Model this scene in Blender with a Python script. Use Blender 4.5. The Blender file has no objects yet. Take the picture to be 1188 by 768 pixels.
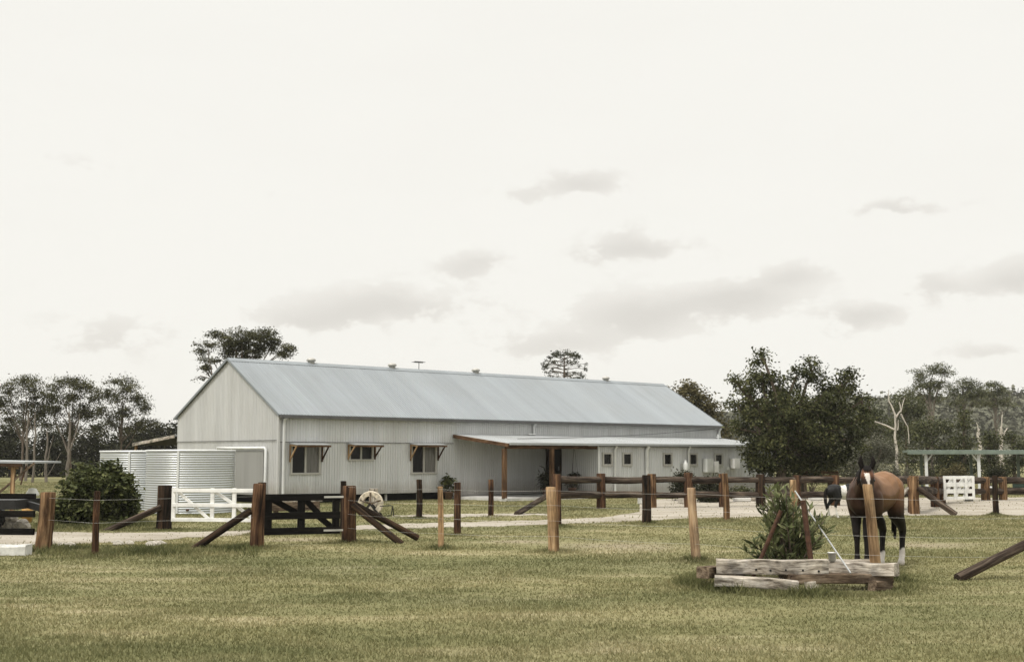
import bpy, bmesh, math, random
import numpy as np
from mathutils import Vector, Matrix

random.seed(7)
rng = np.random.default_rng(7)
SC = bpy.context.scene
COL = SC.collection
R = math.radians

# ------------------------------------------------------------------ camera maths
F = 1400.0                      # focal length in photo pixels (photo is 1188 x 768)
CX, CY, HOR, EYE = 594.0, 384.0, 528.0, 1.65
PITCH = math.atan((HOR - CY) / F)

def ray(px, py):
    x, y, z = (px - CX) / F, 1.0, (CY - py) / F
    c, s = math.cos(PITCH), math.sin(PITCH)
    return Vector((x, y * c - z * s, y * s + z * c))

def at(px, py, Y):              # point seen at a pixel, Y metres ahead
    d = ray(px, py)
    return Vector((0, 0, EYE)) + d * (Y / d.y)

def gnd(px, py):                # point of the flat ground seen at a pixel
    d = ray(px, py)
    p = Vector((0, 0, EYE)) + d * (-EYE / d.z)
    p.z = 0
    return p

def gx(px, Y):                  # ground point under a pixel column at depth Y
    p = at(px, HOR, Y)
    return Vector((p.x, Y, 0))

# ------------------------------------------------------------------ materials
def new_mat(name):
    m = bpy.data.materials.new(name)
    m.use_nodes = True
    nt = m.node_tree
    b = nt.nodes['Principled BSDF']
    return m, nt, b

def N(nt, t, **kw):
    n = nt.nodes.new(t)
    for k, v in kw.items():
        setattr(n, k, v)
    return n

def ramp(nt, stops, interp='LINEAR'):
    r = N(nt, 'ShaderNodeValToRGB')
    r.color_ramp.interpolation = interp
    e = r.color_ramp.elements
    while len(e) < len(stops):
        e.new(0.5)
    for k, (p, c) in enumerate(stops):
        e[k].position = p
        e[k].color = (c[0], c[1], c[2], 1)
    return r

def noise(nt, vec, scale, detail=4, rough=0.55, dist=0.0):
    n = N(nt, 'ShaderNodeTexNoise')
    n.inputs['Scale'].default_value = scale
    n.inputs['Detail'].default_value = detail
    n.inputs['Roughness'].default_value = rough
    n.inputs['Distortion'].default_value = dist
    if vec is not None:
        nt.links.new(vec, n.inputs['Vector'])
    return n

def mapping(nt, vec, scale):
    m = N(nt, 'ShaderNodeMapping')
    m.inputs['Scale'].default_value = scale
    nt.links.new(vec, m.inputs['Vector'])
    return m.outputs['Vector']

def mix(nt, a, b, fac, mode='MIX'):
    m = N(nt, 'ShaderNodeMix', data_type='RGBA', blend_type=mode)
    for k, v in (('A', a), ('B', b)):
        s = [i for i in m.inputs if i.name == k and i.type == 'RGBA'][0]
        if isinstance(v, (tuple, list)):
            s.default_value = (v[0], v[1], v[2], 1)
        else:
            nt.links.new(v, s)
    f = [i for i in m.inputs if i.name == 'Factor' and i.type == 'VALUE'][0]
    if isinstance(fac, (int, float)):
        f.default_value = fac
    else:
        nt.links.new(fac, f)
    return [o for o in m.outputs if o.type == 'RGBA'][0]

def bump(nt, b, h, strength=0.3, dist=0.02):
    n = N(nt, 'ShaderNodeBump')
    n.inputs['Strength'].default_value = strength
    n.inputs['Distance'].default_value = dist
    nt.links.new(h, n.inputs['Height'])
    nt.links.new(n.outputs['Normal'], b.inputs['Normal'])

def attr(nt, name):
    a = N(nt, 'ShaderNodeAttribute')
    a.attribute_name = name
    return a.outputs['Vector']

def wood(name, c0, c1, c2, rough=0.85, streak=1.0, lz=1.0):
    """c0 dark streak, c1 body, c2 light"""
    m, nt, b = new_mat(name)
    g = attr(nt, 'grain')
    n1 = noise(nt, mapping(nt, g, (14, 14, 1.1 * lz)), 1.0, 5, 0.6, 0.6)
    n2 = noise(nt, mapping(nt, g, (70, 70, 2.5 * lz)), 1.0, 3, 0.6)
    n3 = noise(nt, mapping(nt, g, (3, 3, 2 * lz ** 0.5)), 1.0, 4, 0.65)
    r1 = ramp(nt, [(0.34, c0), (0.48, c1), (0.66, c2)])
    nt.links.new(n1.outputs['Fac'], r1.inputs['Fac'])
    r2 = ramp(nt, [(0.35, (0.45, 0.42, 0.4)), (0.55, (1, 1, 1))])
    nt.links.new(n2.outputs['Fac'], r2.inputs['Fac'])
    c = mix(nt, r1.outputs['Color'], r2.outputs['Color'], 0.75 * streak, 'MULTIPLY')
    r3 = ramp(nt, [(0.3, (0.42, 0.42, 0.43)), (0.6, (1.2, 1.15, 1.08))])
    nt.links.new(n3.outputs['Fac'], r3.inputs['Fac'])
    c = mix(nt, c, r3.outputs['Color'], 0.8, 'MULTIPLY')
    nt.links.new(c, b.inputs['Base Color'])
    b.inputs['Roughness'].default_value = rough
    b.inputs['Specular IOR Level'].default_value = 0.08
    bump(nt, b, n2.outputs['Fac'], 0.6, 0.012)
    return m

def plain(name, col, rough=0.6, metal=0.0, var=0.12, scale=6.0, spec=0.4, stretch=(1, 1, 1)):
    m, nt, b = new_mat(name)
    tc = N(nt, 'ShaderNodeTexCoord').outputs['Object']
    n = noise(nt, mapping(nt, tc, stretch), scale, 5, 0.6)
    lo = tuple(max(0, c * (1 - 2.2 * var)) for c in col)
    hi = tuple(min(1, c * (1 + 1.6 * var)) for c in col)
    r = ramp(nt, [(0.3, lo), (0.5, col), (0.72, hi)])
    nt.links.new(n.outputs['Fac'], r.inputs['Fac'])
    nt.links.new(r.outputs['Color'], b.inputs['Base Color'])
    b.inputs['Roughness'].default_value = rough
    b.inputs['Metallic'].default_value = metal
    b.inputs['Specular IOR Level'].default_value = spec
    return m

def sheet_metal(name, col, rough=0.45, metal=0.25, sheet=0.8, axis='x', var=0.06, splash=False):
    """corrugated steel: each sheet a hair lighter or darker, faint streaks down it, some grime"""
    m, nt, b = new_mat(name)
    tc = N(nt, 'ShaderNodeTexCoord').outputs['Object']
    st = {'x': (1.0 / sheet, 0.03, 0.03), 'y': (0.03, 1.0 / sheet, 0.03), 'z': (0.05, 0.05, 1.0 / sheet)}[axis]
    n1 = noise(nt, mapping(nt, tc, st), 1.0, 1, 0.4)
    s2 = {'x': (7, 0.3, 0.35), 'y': (0.3, 7, 0.35), 'z': (0.3, 0.3, 5)}[axis]
    n2 = noise(nt, mapping(nt, tc, s2), 1.0, 4, 0.6)
    n3 = noise(nt, tc, 0.55, 5, 0.6)
    def sc(k):
        return tuple(min(1, c * k) for c in col)
    r1 = ramp(nt, [(0.35, sc(1 - var)), (0.65, sc(1 + var))])
    nt.links.new(n1.outputs['Fac'], r1.inputs['Fac'])
    r2 = ramp(nt, [(0.3, (0.86, 0.86, 0.85)), (0.6, (1, 1, 1))])
    nt.links.new(n2.outputs['Fac'], r2.inputs['Fac'])
    c = mix(nt, r1.outputs['Color'], r2.outputs['Color'], 0.8, 'MULTIPLY')
    r3 = ramp(nt, [(0.3, (0.9, 0.89, 0.87)), (0.6, (1, 1, 1))])
    nt.links.new(n3.outputs['Fac'], r3.inputs['Fac'])
    c = mix(nt, c, r3.outputs['Color'], 0.8, 'MULTIPLY')
    if splash:      # mud splashed up the foot of the sheet by rain
        sp = N(nt, 'ShaderNodeSeparateXYZ'); nt.links.new(tc, sp.inputs[0])
        n4 = noise(nt, mapping(nt, tc, (3, 3, 1.2)), 1.0, 5, 0.7)
        hgt = N(nt, 'ShaderNodeMath', operation='MULTIPLY_ADD'); nt.links.new(n4.outputs['Fac'], hgt.inputs[0]); hgt.inputs[1].default_value = -0.7; nt.links.new(sp.outputs[2], hgt.inputs[2])
        rng_ = N(nt, 'ShaderNodeMapRange'); rng_.inputs['From Min'].default_value = -0.05; rng_.inputs['From Max'].default_value = 0.4
        rng_.inputs['To Min'].default_value = 0.45; rng_.inputs['To Max'].default_value = 0.0
        nt.links.new(hgt.outputs[0], rng_.inputs['Value'])
        c = mix(nt, c, (0.22, 0.18, 0.13), rng_.outputs['Result'])
    nt.links.new(c, b.inputs['Base Color'])
    b.inputs['Metallic'].default_value = metal
    rr = N(nt, 'ShaderNodeMapRange')
    rr.inputs['To Min'].default_value = rough - 0.1
    rr.inputs['To Max'].default_value = rough + 0.12
    nt.links.new(n3.outputs['Fac'], rr.inputs['Value'])
    nt.links.new(rr.outputs['Result'], b.inputs['Roughness'])
    return m

def leaf_mat(name, dark, mid, light, rough=0.7, trans=0.15, clump=0.9):
    m, nt, b = new_mat(name)
    geo = N(nt, 'ShaderNodeNewGeometry')
    tc = N(nt, 'ShaderNodeTexCoord').outputs['Object']
    n = noise(nt, tc, clump, 2, 0.5)
    add = N(nt, 'ShaderNodeMath', operation='MULTIPLY_ADD')
    nt.links.new(geo.outputs['Random Per Island'], add.inputs[0])
    add.inputs[1].default_value = 0.55
    sub = N(nt, 'ShaderNodeMath', operation='MULTIPLY_ADD')
    nt.links.new(n.outputs['Fac'], sub.inputs[0])
    sub.inputs[1].default_value = 1.3
    sub.inputs[2].default_value = -0.42
    nt.links.new(sub.outputs[0], add.inputs[2])
    r = ramp(nt, [(0.12, dark), (0.5, mid), (0.92, light)])
    nt.links.new(add.outputs[0], r.inputs['Fac'])
    nt.links.new(r.outputs['Color'], b.inputs['Base Color'])
    b.inputs['Roughness'].default_value = rough
    b.inputs['Specular IOR Level'].default_value = 0.06
    if trans:
        tr = N(nt, 'ShaderNodeBsdfTranslucent')
        nt.links.new(r.outputs['Color'], tr.inputs['Color'])
        mx = N(nt, 'ShaderNodeMixShader')
        mx.inputs[0].default_value = trans
        nt.links.new(b.outputs[0], mx.inputs[1])
        nt.links.new(tr.outputs[0], mx.inputs[2])
        nt.links.new(mx.outputs[0], nt.nodes['Material Output'].inputs['Surface'])
    return m

M = {}
M['pale_wood'] = wood('weathered pale timber', (0.16, 0.10, 0.06), (0.36, 0.255, 0.16), (0.46, 0.35, 0.24))
M['tan_wood'] = wood('split tan timber', (0.13, 0.08, 0.045), (0.335, 0.225, 0.125), (0.47, 0.335, 0.205))
M['red_wood'] = wood('oiled red-brown timber', (0.012, 0.009, 0.007), (0.062, 0.034, 0.021), (0.185, 0.108, 0.06))
M['orange_wood'] = wood('fresh orange-brown timber', (0.022, 0.014, 0.009), (0.12, 0.071, 0.039), (0.30, 0.195, 0.11))
M['dark_wood'] = wood('dark stained timber', (0.007, 0.006, 0.005), (0.021, 0.015, 0.011), (0.066, 0.041, 0.025))
M['black_wood'] = wood('black painted timber', (0.004, 0.004, 0.004), (0.007, 0.0065, 0.006), (0.014, 0.013, 0.011))
M['rail_wood'] = wood('weathered round rail', (0.018, 0.013, 0.010), (0.046, 0.035, 0.028), (0.15, 0.122, 0.098))
M['grey_wood'] = wood('silvered sleeper', (0.10, 0.085, 0.07), (0.36, 0.33, 0.285), (0.58, 0.55, 0.50), lz=3.5)
M['brown_sleeper'] = wood('old brown sleeper', (0.035, 0.025, 0.02), (0.12, 0.09, 0.065), (0.25, 0.2, 0.15), lz=3.0)
M['porch_wood'] = wood('stained porch timber', (0.05, 0.028, 0.016), (0.105, 0.062, 0.036), (0.18, 0.11, 0.065))
M['white_paint'] = plain('white painted timber', (0.70, 0.70, 0.67), 0.6, 0, 0.10, 3)
M['white_block'] = plain('whitewashed block', (0.52, 0.515, 0.485), 0.85, 0, 0.2, 7)
M['wall'] = sheet_metal('pale ribbed wall steel', (0.56, 0.57, 0.575), 0.5, 0.15, 0.76, 'x', 0.06, True)
M['gable'] = sheet_metal('pale ribbed gable steel', (0.515, 0.52, 0.515), 0.5, 0.15, 0.76, 'y', 0.06, True)
M['roof'] = sheet_metal('blue-grey roof steel', (0.235, 0.258, 0.276), 0.5, 0.2, 0.9, 'x', 0.06)
M['low_roof'] = sheet_metal('bright low roof steel', (0.35, 0.365, 0.37), 0.5, 0.15, 0.9, 'x', 0.05)
M['trim'] = plain('light steel trim', (0.62, 0.63, 0.62), 0.45, 0.1, 0.05, 4)
M['gutter'] = plain('dark gutter steel', (0.10, 0.10, 0.10), 0.5, 0.2, 0.1, 4)
M['seam'] = plain('dark flashing', (0.13, 0.13, 0.125), 0.6, 0.1, 0.1, 4)
M['galv'] = sheet_metal('galvanised tank steel', (0.56, 0.585, 0.605), 0.36, 0.7, 0.9, 'z', 0.05)
M['panel_steel'] = sheet_metal('dull galvanised panel', (0.30, 0.30, 0.29), 0.5, 0.3, 0.9, 'y', 0.06)
M['glass'] = plain('dark window glass', (0.008, 0.008, 0.008), 0.2, 0, 0.1, 3, 0.2)
M['lighter_glass'] = plain('streaked lighter window glass', (0.12, 0.115, 0.105), 0.15, 0, 0.25, 5, 0.6, (6, 6, 0.3))  # pane lighter than the others, with upright streaks
M['alu'] = plain('window frame aluminium', (0.40, 0.39, 0.36), 0.45, 0.2, 0.06, 4)
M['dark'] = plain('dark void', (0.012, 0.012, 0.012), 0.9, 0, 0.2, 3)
M['concrete'] = plain('pale concrete', (0.50, 0.49, 0.46), 0.85, 0, 0.12, 3)
M['pvc'] = plain('white plastic pipe', (0.33, 0.335, 0.33), 0.4, 0, 0.05, 4)
M['white_plastic'] = plain('white plastic', (0.72, 0.72, 0.70), 0.4, 0, 0.05, 4)
M['grey_box'] = plain('pale grey cabinet', (0.56, 0.57, 0.55), 0.45, 0.1, 0.05, 4)
M['rust'] = plain('rusty steel', (0.075, 0.036, 0.021), 0.85, 0.2, 0.3, 14)
M['green_steel'] = plain('pale green steel', (0.15, 0.185, 0.155), 0.5, 0.1, 0.1, 4)
M['dark_green'] = plain('dark green panel', (0.02, 0.04, 0.03), 0.6, 0.1, 0.15, 4)
M['wire'] = plain('galvanised wire', (0.50, 0.49, 0.46), 0.45, 0.5, 0.1, 4)
M['rope'] = plain('pale hose', (0.52, 0.46, 0.36), 0.8, 0, 0.25, 12)
M['terracotta'] = plain('clay pot', (0.16, 0.10, 0.07), 0.8, 0, 0.15, 8)
M['stone'] = plain('pale field stone', (0.38, 0.35, 0.30), 0.9, 0, 0.22, 9)
M['yellow'] = plain('faded yellow plastic', (0.36, 0.20, 0.05), 0.6, 0, 0.15, 6)
M['black_steel'] = plain('black painted steel', (0.015, 0.015, 0.015), 0.45, 0.2, 0.2, 6)
M['bark'] = plain('grey-brown bark', (0.115, 0.09, 0.07), 0.95, 0, 0.3, 4, 0.2, (4, 4, 0.7))
M['gum_bark'] = plain('pale gum bark', (0.15, 0.13, 0.108), 0.9, 0, 0.25, 3, 0.2, (3, 3, 0.6))
M['dead_wood'] = plain('bleached dead wood', (0.46, 0.42, 0.37), 0.9, 0, 0.2, 4, 0.2, (4, 4, 0.7))
M['gum'] = leaf_mat('gum leaves', (0.025, 0.027, 0.014), (0.06, 0.062, 0.031), (0.135, 0.13, 0.065))
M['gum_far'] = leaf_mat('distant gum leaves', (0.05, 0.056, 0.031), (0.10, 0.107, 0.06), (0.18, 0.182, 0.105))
M['dark_leaf'] = leaf_mat('dense dark leaves', (0.018, 0.022, 0.010), (0.056, 0.063, 0.027), (0.16, 0.163, 0.072), trans=0.28)
M['forest_leaf'] = leaf_mat('forest leaves', (0.028, 0.033, 0.016), (0.066, 0.073, 0.033), (0.145, 0.148, 0.07))
M['olive_leaf'] = leaf_mat('olive brown leaves', (0.04, 0.037, 0.019), (0.10, 0.088, 0.043), (0.18, 0.155, 0.078))
M['grey_leaf'] = leaf_mat('grey-green leaves', (0.06, 0.06, 0.045), (0.12, 0.12, 0.088), (0.21, 0.205, 0.155))
M['bush_leaf'] = leaf_mat('broad bush leaves', (0.022, 0.029, 0.011), (0.058, 0.068, 0.025), (0.15, 0.156, 0.064), 0.4, 0.15, 3.0)
M['oleander_leaf'] = leaf_mat('oleander leaves', (0.036, 0.045, 0.019), (0.105, 0.12, 0.052), (0.28, 0.285, 0.15), 0.4, 0.2, 3.0)
M['under_leaf'] = leaf_mat('understorey leaves', (0.014, 0.016, 0.010), (0.032, 0.035, 0.02), (0.07, 0.07, 0.038))
M['bunya_leaf'] = leaf_mat('pine needles', (0.02, 0.024, 0.016), (0.045, 0.05, 0.03), (0.085, 0.085, 0.05))

WORN = [(715, 634, 1.9, 1.9), (345, 626, 1.3, 0.9), (600, 628, 1.2, 0.8), (1075, 632, 1.5, 1.3)]
def grass_colour(nt, pos):
    """shared by the lawn sheet and its blades: green, straw and worn brown patches by place"""
    n1 = noise(nt, mapping(nt, pos, (0.24, 0.75, 0.3)), 1.0, 5, 0.62, 0.3)
    n2 = noise(nt, mapping(nt, pos, (1.0, 3.0, 1)), 1.0, 4, 0.6)
    n3 = noise(nt, mapping(nt, pos, (0.10, 0.30, 0.1)), 1.0, 3, 0.55)
    s = N(nt, 'ShaderNodeMath', operation='MULTIPLY_ADD')
    nt.links.new(n1.outputs['Fac'], s.inputs[0]); s.inputs[1].default_value = 0.6
    s2 = N(nt, 'ShaderNodeMath', operation='MULTIPLY')
    nt.links.new(n2.outputs['Fac'], s2.inputs[0]); s2.inputs[1].default_value = 0.4
    nt.links.new(s2.outputs[0], s.inputs[2])
    r = ramp(nt, [(0.34, (0.132, 0.134, 0.062)), (0.46, (0.186, 0.180, 0.090)), (0.56, (0.234, 0.218, 0.120)), (0.68, (0.33, 0.298, 0.196))])
    nt.links.new(s.outputs[0], r.inputs['Fac'])
    r3 = ramp(nt, [(0.38, (0.70, 0.74, 0.66)), (0.60, (1.14, 1.10, 1.08))])
    nt.links.new(n3.outputs['Fac'], r3.inputs['Fac'])
    c = mix(nt, r.outputs['Color'], r3.outputs['Color'], 0.85, 'MULTIPLY')
    # worn, half-bare ground where the horses stand and turn
    for (px, py, rx, ry) in WORN:
        p = gnd(px, py)
        d = N(nt, 'ShaderNodeVectorMath', operation='SUBTRACT'); nt.links.new(pos, d.inputs[0]); d.inputs[1].default_value = (p.x, p.y, 0)
        e = N(nt, 'ShaderNodeVectorMath', operation='MULTIPLY'); nt.links.new(d.outputs[0], e.inputs[0]); e.inputs[1].default_value = (1 / rx, 1 / ry, 0)
        l = N(nt, 'ShaderNodeVectorMath', operation='LENGTH'); nt.links.new(e.outputs[0], l.inputs[0])
        a = N(nt, 'ShaderNodeMath', operation='MULTIPLY_ADD'); nt.links.new(n2.outputs['Fac'], a.inputs[0]); a.inputs[1].default_value = 1.6; nt.links.new(l.outputs['Value'], a.inputs[2])
        mr = N(nt, 'ShaderNodeMapRange'); mr.inputs['From Min'].default_value = 0.75; mr.inputs['From Max'].default_value = 1.6
        mr.inputs['To Min'].default_value = 0.85; mr.inputs['To Max'].default_value = 0.0
        nt.links.new(a.outputs[0], mr.inputs['Value'])
        c = mix(nt, c, (0.30, 0.255, 0.185), mr.outputs['Result'])
    return c, s.outputs[0]

def mk_ground():
    m, nt, b = new_mat('lawn soil')
    pos = N(nt, 'ShaderNodeNewGeometry').outputs['Position']
    c, _ = grass_colour(nt, pos)
    n = noise(nt, pos, 9.0, 6, 0.7)
    r = ramp(nt, [(0.3, (0.62, 0.6, 0.54)), (0.62, (1.05, 1.05, 1.05))])
    nt.links.new(n.outputs['Fac'], r.inputs['Fac'])
    c = mix(nt, c, r.outputs['Color'], 0.85, 'MULTIPLY')
    nt.links.new(c, b.inputs['Base Color'])
    b.inputs['Roughness'].default_value = 0.95
    b.inputs['Specular IOR Level'].default_value = 0.1
    bump(nt, b, n.outputs['Fac'], 0.5, 0.05)
    return m
M['ground'] = mk_ground()

def mk_blade():
    m, nt, b = new_mat('grass blades')
    geo = N(nt, 'ShaderNodeNewGeometry')
    c, _ = grass_colour(nt, geo.outputs['Position'])
    r = ramp(nt, [(0.0, (0.78, 0.81, 0.74)), (0.45, (0.98, 1.0, 0.94)), (0.8, (1.08, 1.06, 1.02)), (1.0, (1.28, 1.2, 1.14))])
    nt.links.new(geo.outputs['Random Per Island'], r.inputs['Fac'])
    c = mix(nt, c, r.outputs['Color'], 1.0, 'MULTIPLY')
    nt.links.new(c, b.inputs['Base Color'])
    b.inputs['Roughness'].default_value = 0.7
    b.inputs['Specular IOR Level'].default_value = 0.2
    tr = N(nt, 'ShaderNodeBsdfTranslucent')
    nt.links.new(c, tr.inputs['Color'])
    mx = N(nt, 'ShaderNodeMixShader'); mx.inputs[0].default_value = 0.3
    nt.links.new(b.outputs[0], mx.inputs[1]); nt.links.new(tr.outputs[0], mx.inputs[2])
    nt.links.new(mx.outputs[0], nt.nodes['Material Output'].inputs['Surface'])
    return m
M['blade'] = mk_blade()

def mk_gravel():
    m, nt, b = new_mat('gravel')
    pos = N(nt, 'ShaderNodeNewGeometry').outputs['Position']
    n1 = noise(nt, mapping(nt, pos, (0.5, 1.0, 1)), 1.0, 5, 0.6)
    n2 = noise(nt, pos, 22, 4, 0.7)
    r = ramp(nt, [(0.3, (0.22, 0.19, 0.14)), (0.5, (0.34, 0.305, 0.25)), (0.7, (0.42, 0.385, 0.325))])
    nt.links.new(n1.outputs['Fac'], r.inputs['Fac'])
    r2 = ramp(nt, [(0.3, (0.62, 0.6, 0.58)), (0.6, (1.05, 1.05, 1.05))])
    nt.links.new(n2.outputs['Fac'], r2.inputs['Fac'])
    c = mix(nt, r.outputs['Color'], r2.outputs['Color'], 0.8, 'MULTIPLY')
    nt.links.new(c, b.inputs['Base Color'])
    b.inputs['Roughness'].default_value = 0.95
    bump(nt, b, n2.outputs['Fac'], 0.6, 0.03)
    return m
M['gravel'] = mk_gravel()

def mk_coat(name, rough=0.5):
    m, nt, b = new_mat(name)
    a = N(nt, 'ShaderNodeAttribute'); a.attribute_name = 'coat'
    tc = N(nt, 'ShaderNodeTexCoord').outputs['Object']
    n = noise(nt, tc, 9, 4, 0.6)
    r = ramp(nt, [(0.3, (0.8, 0.78, 0.76)), (0.65, (1.08, 1.08, 1.08))])
    nt.links.new(n.outputs['Fac'], r.inputs['Fac'])
    c = mix(nt, a.outputs['Color'], r.outputs['Color'], 0.8, 'MULTIPLY')
    nt.links.new(c, b.inputs['Base Color'])
    b.inputs['Roughness'].default_value = rough
    b.inputs['Specular IOR Level'].default_value = 0.14
    return m
M['coat'] = mk_coat('horse coat')
M['hair'] = plain('black horse hair', (0.010, 0.008, 0.007), 0.7, 0, 0.2, 20, 0.08)
M['eye'] = plain('dark eye', (0.008, 0.006, 0.005), 0.1, 0, 0.1, 3, 0.6)

# ------------------------------------------------------------------ mesh builder
class MB:
    def __init__(s):
        s.v, s.f, s.g, s.sm, s.mi = [], [], [], [], []
    def add(s, verts, faces, grain=None, smooth=False, mi=0):
        o = len(s.v)
        s.v += [tuple(p) for p in verts]
        s.g += [tuple(p) for p in (grain if grain is not None else verts)]
        for f in faces:
            s.f.append(tuple(i + o for i in f)); s.sm.append(smooth); s.mi.append(mi)
        return s
    def box(s, x0, x1, y0, y1, z0, z1, bev=0.0, mi=0):
        return s.bar(((x0 + x1) / 2, (y0 + y1) / 2, z0), ((x0 + x1) / 2, (y0 + y1) / 2, z1), abs(x1 - x0), abs(y1 - y0), up=(1, 0, 0), bev=bev, mi=mi)
    def bar(s, p0, p1, w, d, up=(0, 0, 1), bev=0.0, mi=0, jit=0.0):
        """square-sawn bar from p0 to p1; w is measured along `up`'s projection, d across it"""
        p0, p1 = Vector(p0), Vector(p1)
        ax = (p1 - p0); L = ax.length; ax.normalize()
        u = Vector(up); u = u - ax * u.dot(ax)
        if u.length < 1e-4:
            u = ax.orthogonal()
        u.normalize(); t = ax.cross(u)
        b = min(bev, w * 0.4, d * 0.4, L * 0.4)
        if b > 0:
            prof = [(-w/2 + b, -d/2), (w/2 - b, -d/2), (w/2, -d/2 + b), (w/2, d/2 - b), (w/2 - b, d/2), (-w/2 + b, d/2), (-w/2, d/2 - b), (-w/2, -d/2 + b)]
        else:
            prof = [(-w/2, -d/2), (w/2, -d/2), (w/2, d/2), (-w/2, d/2)]
        n = len(prof)
        off = random.random() * 40
        nseg = max(1, int(L / 0.25)) if jit else 1
        vs, gs, fs = [], [], []
        for k in range(nseg + 1):
            q = L * k / nseg
            ja, jb = random.uniform(-jit, jit), random.uniform(-jit, jit)
            for (a, c) in prof:
                a2 = a + ja + random.uniform(-jit, jit) * 0.5; c2 = c + jb + random.uniform(-jit, jit) * 0.5
                vs.append(p0 + ax * q + u * a2 + t * c2); gs.append((a + off, c, q + off))
        for k in range(nseg):
            for i in range(n):
                j = (i + 1) % n
                fs.append((k*n + i, k*n + j, (k+1)*n + j, (k+1)*n + i))
        fs.append(tuple(range(n - 1, -1, -1))); fs.append(tuple(nseg*n + i for i in range(n)))
        return s.add(vs, fs, gs, False, mi)
    def tube(s, pts, radii, n=8, cap=True, mi=0, smooth=True, rough=0.0, squash=None, flat=0.0):
        """round bar through points"""
        pts = [Vector(p) for p in pts]
        if not isinstance(radii, (list, tuple)):
            radii = [radii] * len(pts)
        vs, gs, fs = [], [], []
        off = random.random() * 40
        lobes = [1 + random.uniform(-rough, rough) for _ in range(n)]
        a = (pts[1] - pts[0]).normalized(); u = a.orthogonal().normalized()
        acc = 0.0
        for k, p in enumerate(pts):
            if k == 0: d = pts[1] - pts[0]
            elif k == len(pts) - 1: d = pts[-1] - pts[-2]
            else: d = pts[k+1] - pts[k-1]
            d.normalize()
            u = (u - d * u.dot(d)); u.normalize(); t = d.cross(u)
            if k: acc += (p - pts[k-1]).length
            for i in range(n):
                an = 2 * math.pi * i / n
                r = radii[k] * lobes[i] * (1 + random.uniform(-rough, rough) * 0.35)
                vs.append(p + u * (math.cos(an) * r) + t * (math.sin(an) * r))
                gs.append((math.cos(an) * r + off, math.sin(an) * r, acc + off))
        for k in range(len(pts) - 1):
            for i in range(n):
                j = (i + 1) % n
                fs.append((k*n + i, k*n + j, (k+1)*n + j, (k+1)*n + i))
        s.add(vs, fs, gs, smooth, mi)
        if cap:
            m = len(pts) - 1
            s.add(vs[:n], [tuple(range(n - 1, -1, -1))], [(g[0], g[1], g[2]) for g in gs[:n]], False, mi)
            s.add(vs[m*n:], [tuple(range(n))], [(g[0]*3, g[1]*3, g[2]) for g in gs[m*n:]], False, mi)
        return s
    def lathe(s, prof, n=24, c=(0, 0, 0), mi=0, smooth=True):
        vs, fs = [], []
        for (r, z) in prof:
            for i in range(n):
                a = 2 * math.pi * i / n
                vs.append((c[0] + r * math.cos(a), c[1] + r * math.sin(a), c[2] + z))
        for k in range(len(prof) - 1):
            for i in range(n):
                j = (i + 1) % n
                fs.append((k*n + i, k*n + j, (k+1)*n + j, (k+1)*n + i))
        return s.add(vs, fs, None, smooth, mi)
    def sphere(s, c, r, n=10, mi=0, rough=0.0):
        bm = bmesh.new(); bmesh.ops.create_icosphere(bm, subdivisions=2, radius=1)
        r = r if isinstance(r, (tuple, list)) else (r, r, r)
        vs = []
        for v in bm.verts:
            k = 1 + random.uniform(-rough, rough)
            vs.append((c[0] + v.co.x * r[0] * k, c[1] + v.co.y * r[1] * k, c[2] + v.co.z * r[2] * k))
        fs = [tuple(v.index for v in f.verts) for f in bm.faces]
        bm.free()
        return s.add(vs, fs, None, rough == 0, mi)
    def build(s, name, mats, parent=None, loc=None):
        me = bpy.data.meshes.new(name)
        me.from_pydata(s.v, [], s.f)
        if not isinstance(mats, (list, tuple)): mats = [mats]
        for m in mats: me.materials.append(m)
        a = me.attributes.new('grain', 'FLOAT_VECTOR', 'POINT')
        a.data.foreach_set('vector', np.array(s.g, dtype=np.float32).ravel())
        me.polygons.foreach_set('use_smooth', s.sm)
        me.polygons.foreach_set('material_index', s.mi)
        me.update()
        return link(name, me, parent, loc)

def link(name, me, parent=None, loc=None):
    o = bpy.data.objects.new(name, me); COL.objects.link(o)
    if parent is not None: o.parent = parent
    if loc is not None: o.location = loc
    return o

def tag(o, label=None, cat=None, group=None, kind=None):
    if label: o['label'] = label
    if cat: o['category'] = cat
    if group: o['group'] = group
    if kind: o['kind'] = kind
    return o

def thing(name, label, cat, loc, rz=0.0, group=None):
    o = bpy.data.objects.new(name, None); COL.objects.link(o)
    o.empty_display_size = 0.3
    o.location = loc; o.rotation_euler = (0, 0, rz)
    return tag(o, label, cat, group)

def raw_mesh(name, verts, nper, mat, parent=None, loc=None, smooth=False):
    """numpy polygon soup: verts (k*nper,3), every nper of them one face"""
    nv = len(verts); nf = nv // nper
    me = bpy.data.meshes.new(name)
    me.vertices.add(nv); me.loops.add(nv); me.polygons.add(nf)
    me.vertices.foreach_set('co', np.asarray(verts, dtype=np.float32).ravel())
    me.loops.foreach_set('vertex_index', np.arange(nv, dtype=np.int32))
    me.polygons.foreach_set('loop_start', np.arange(0, nv, nper, dtype=np.int32))
    me.polygons.foreach_set('loop_total', np.full(nf, nper, dtype=np.int32))
    me.materials.append(mat)
    me.update(calc_edges=True)
    return link(name, me, parent, loc)

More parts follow.
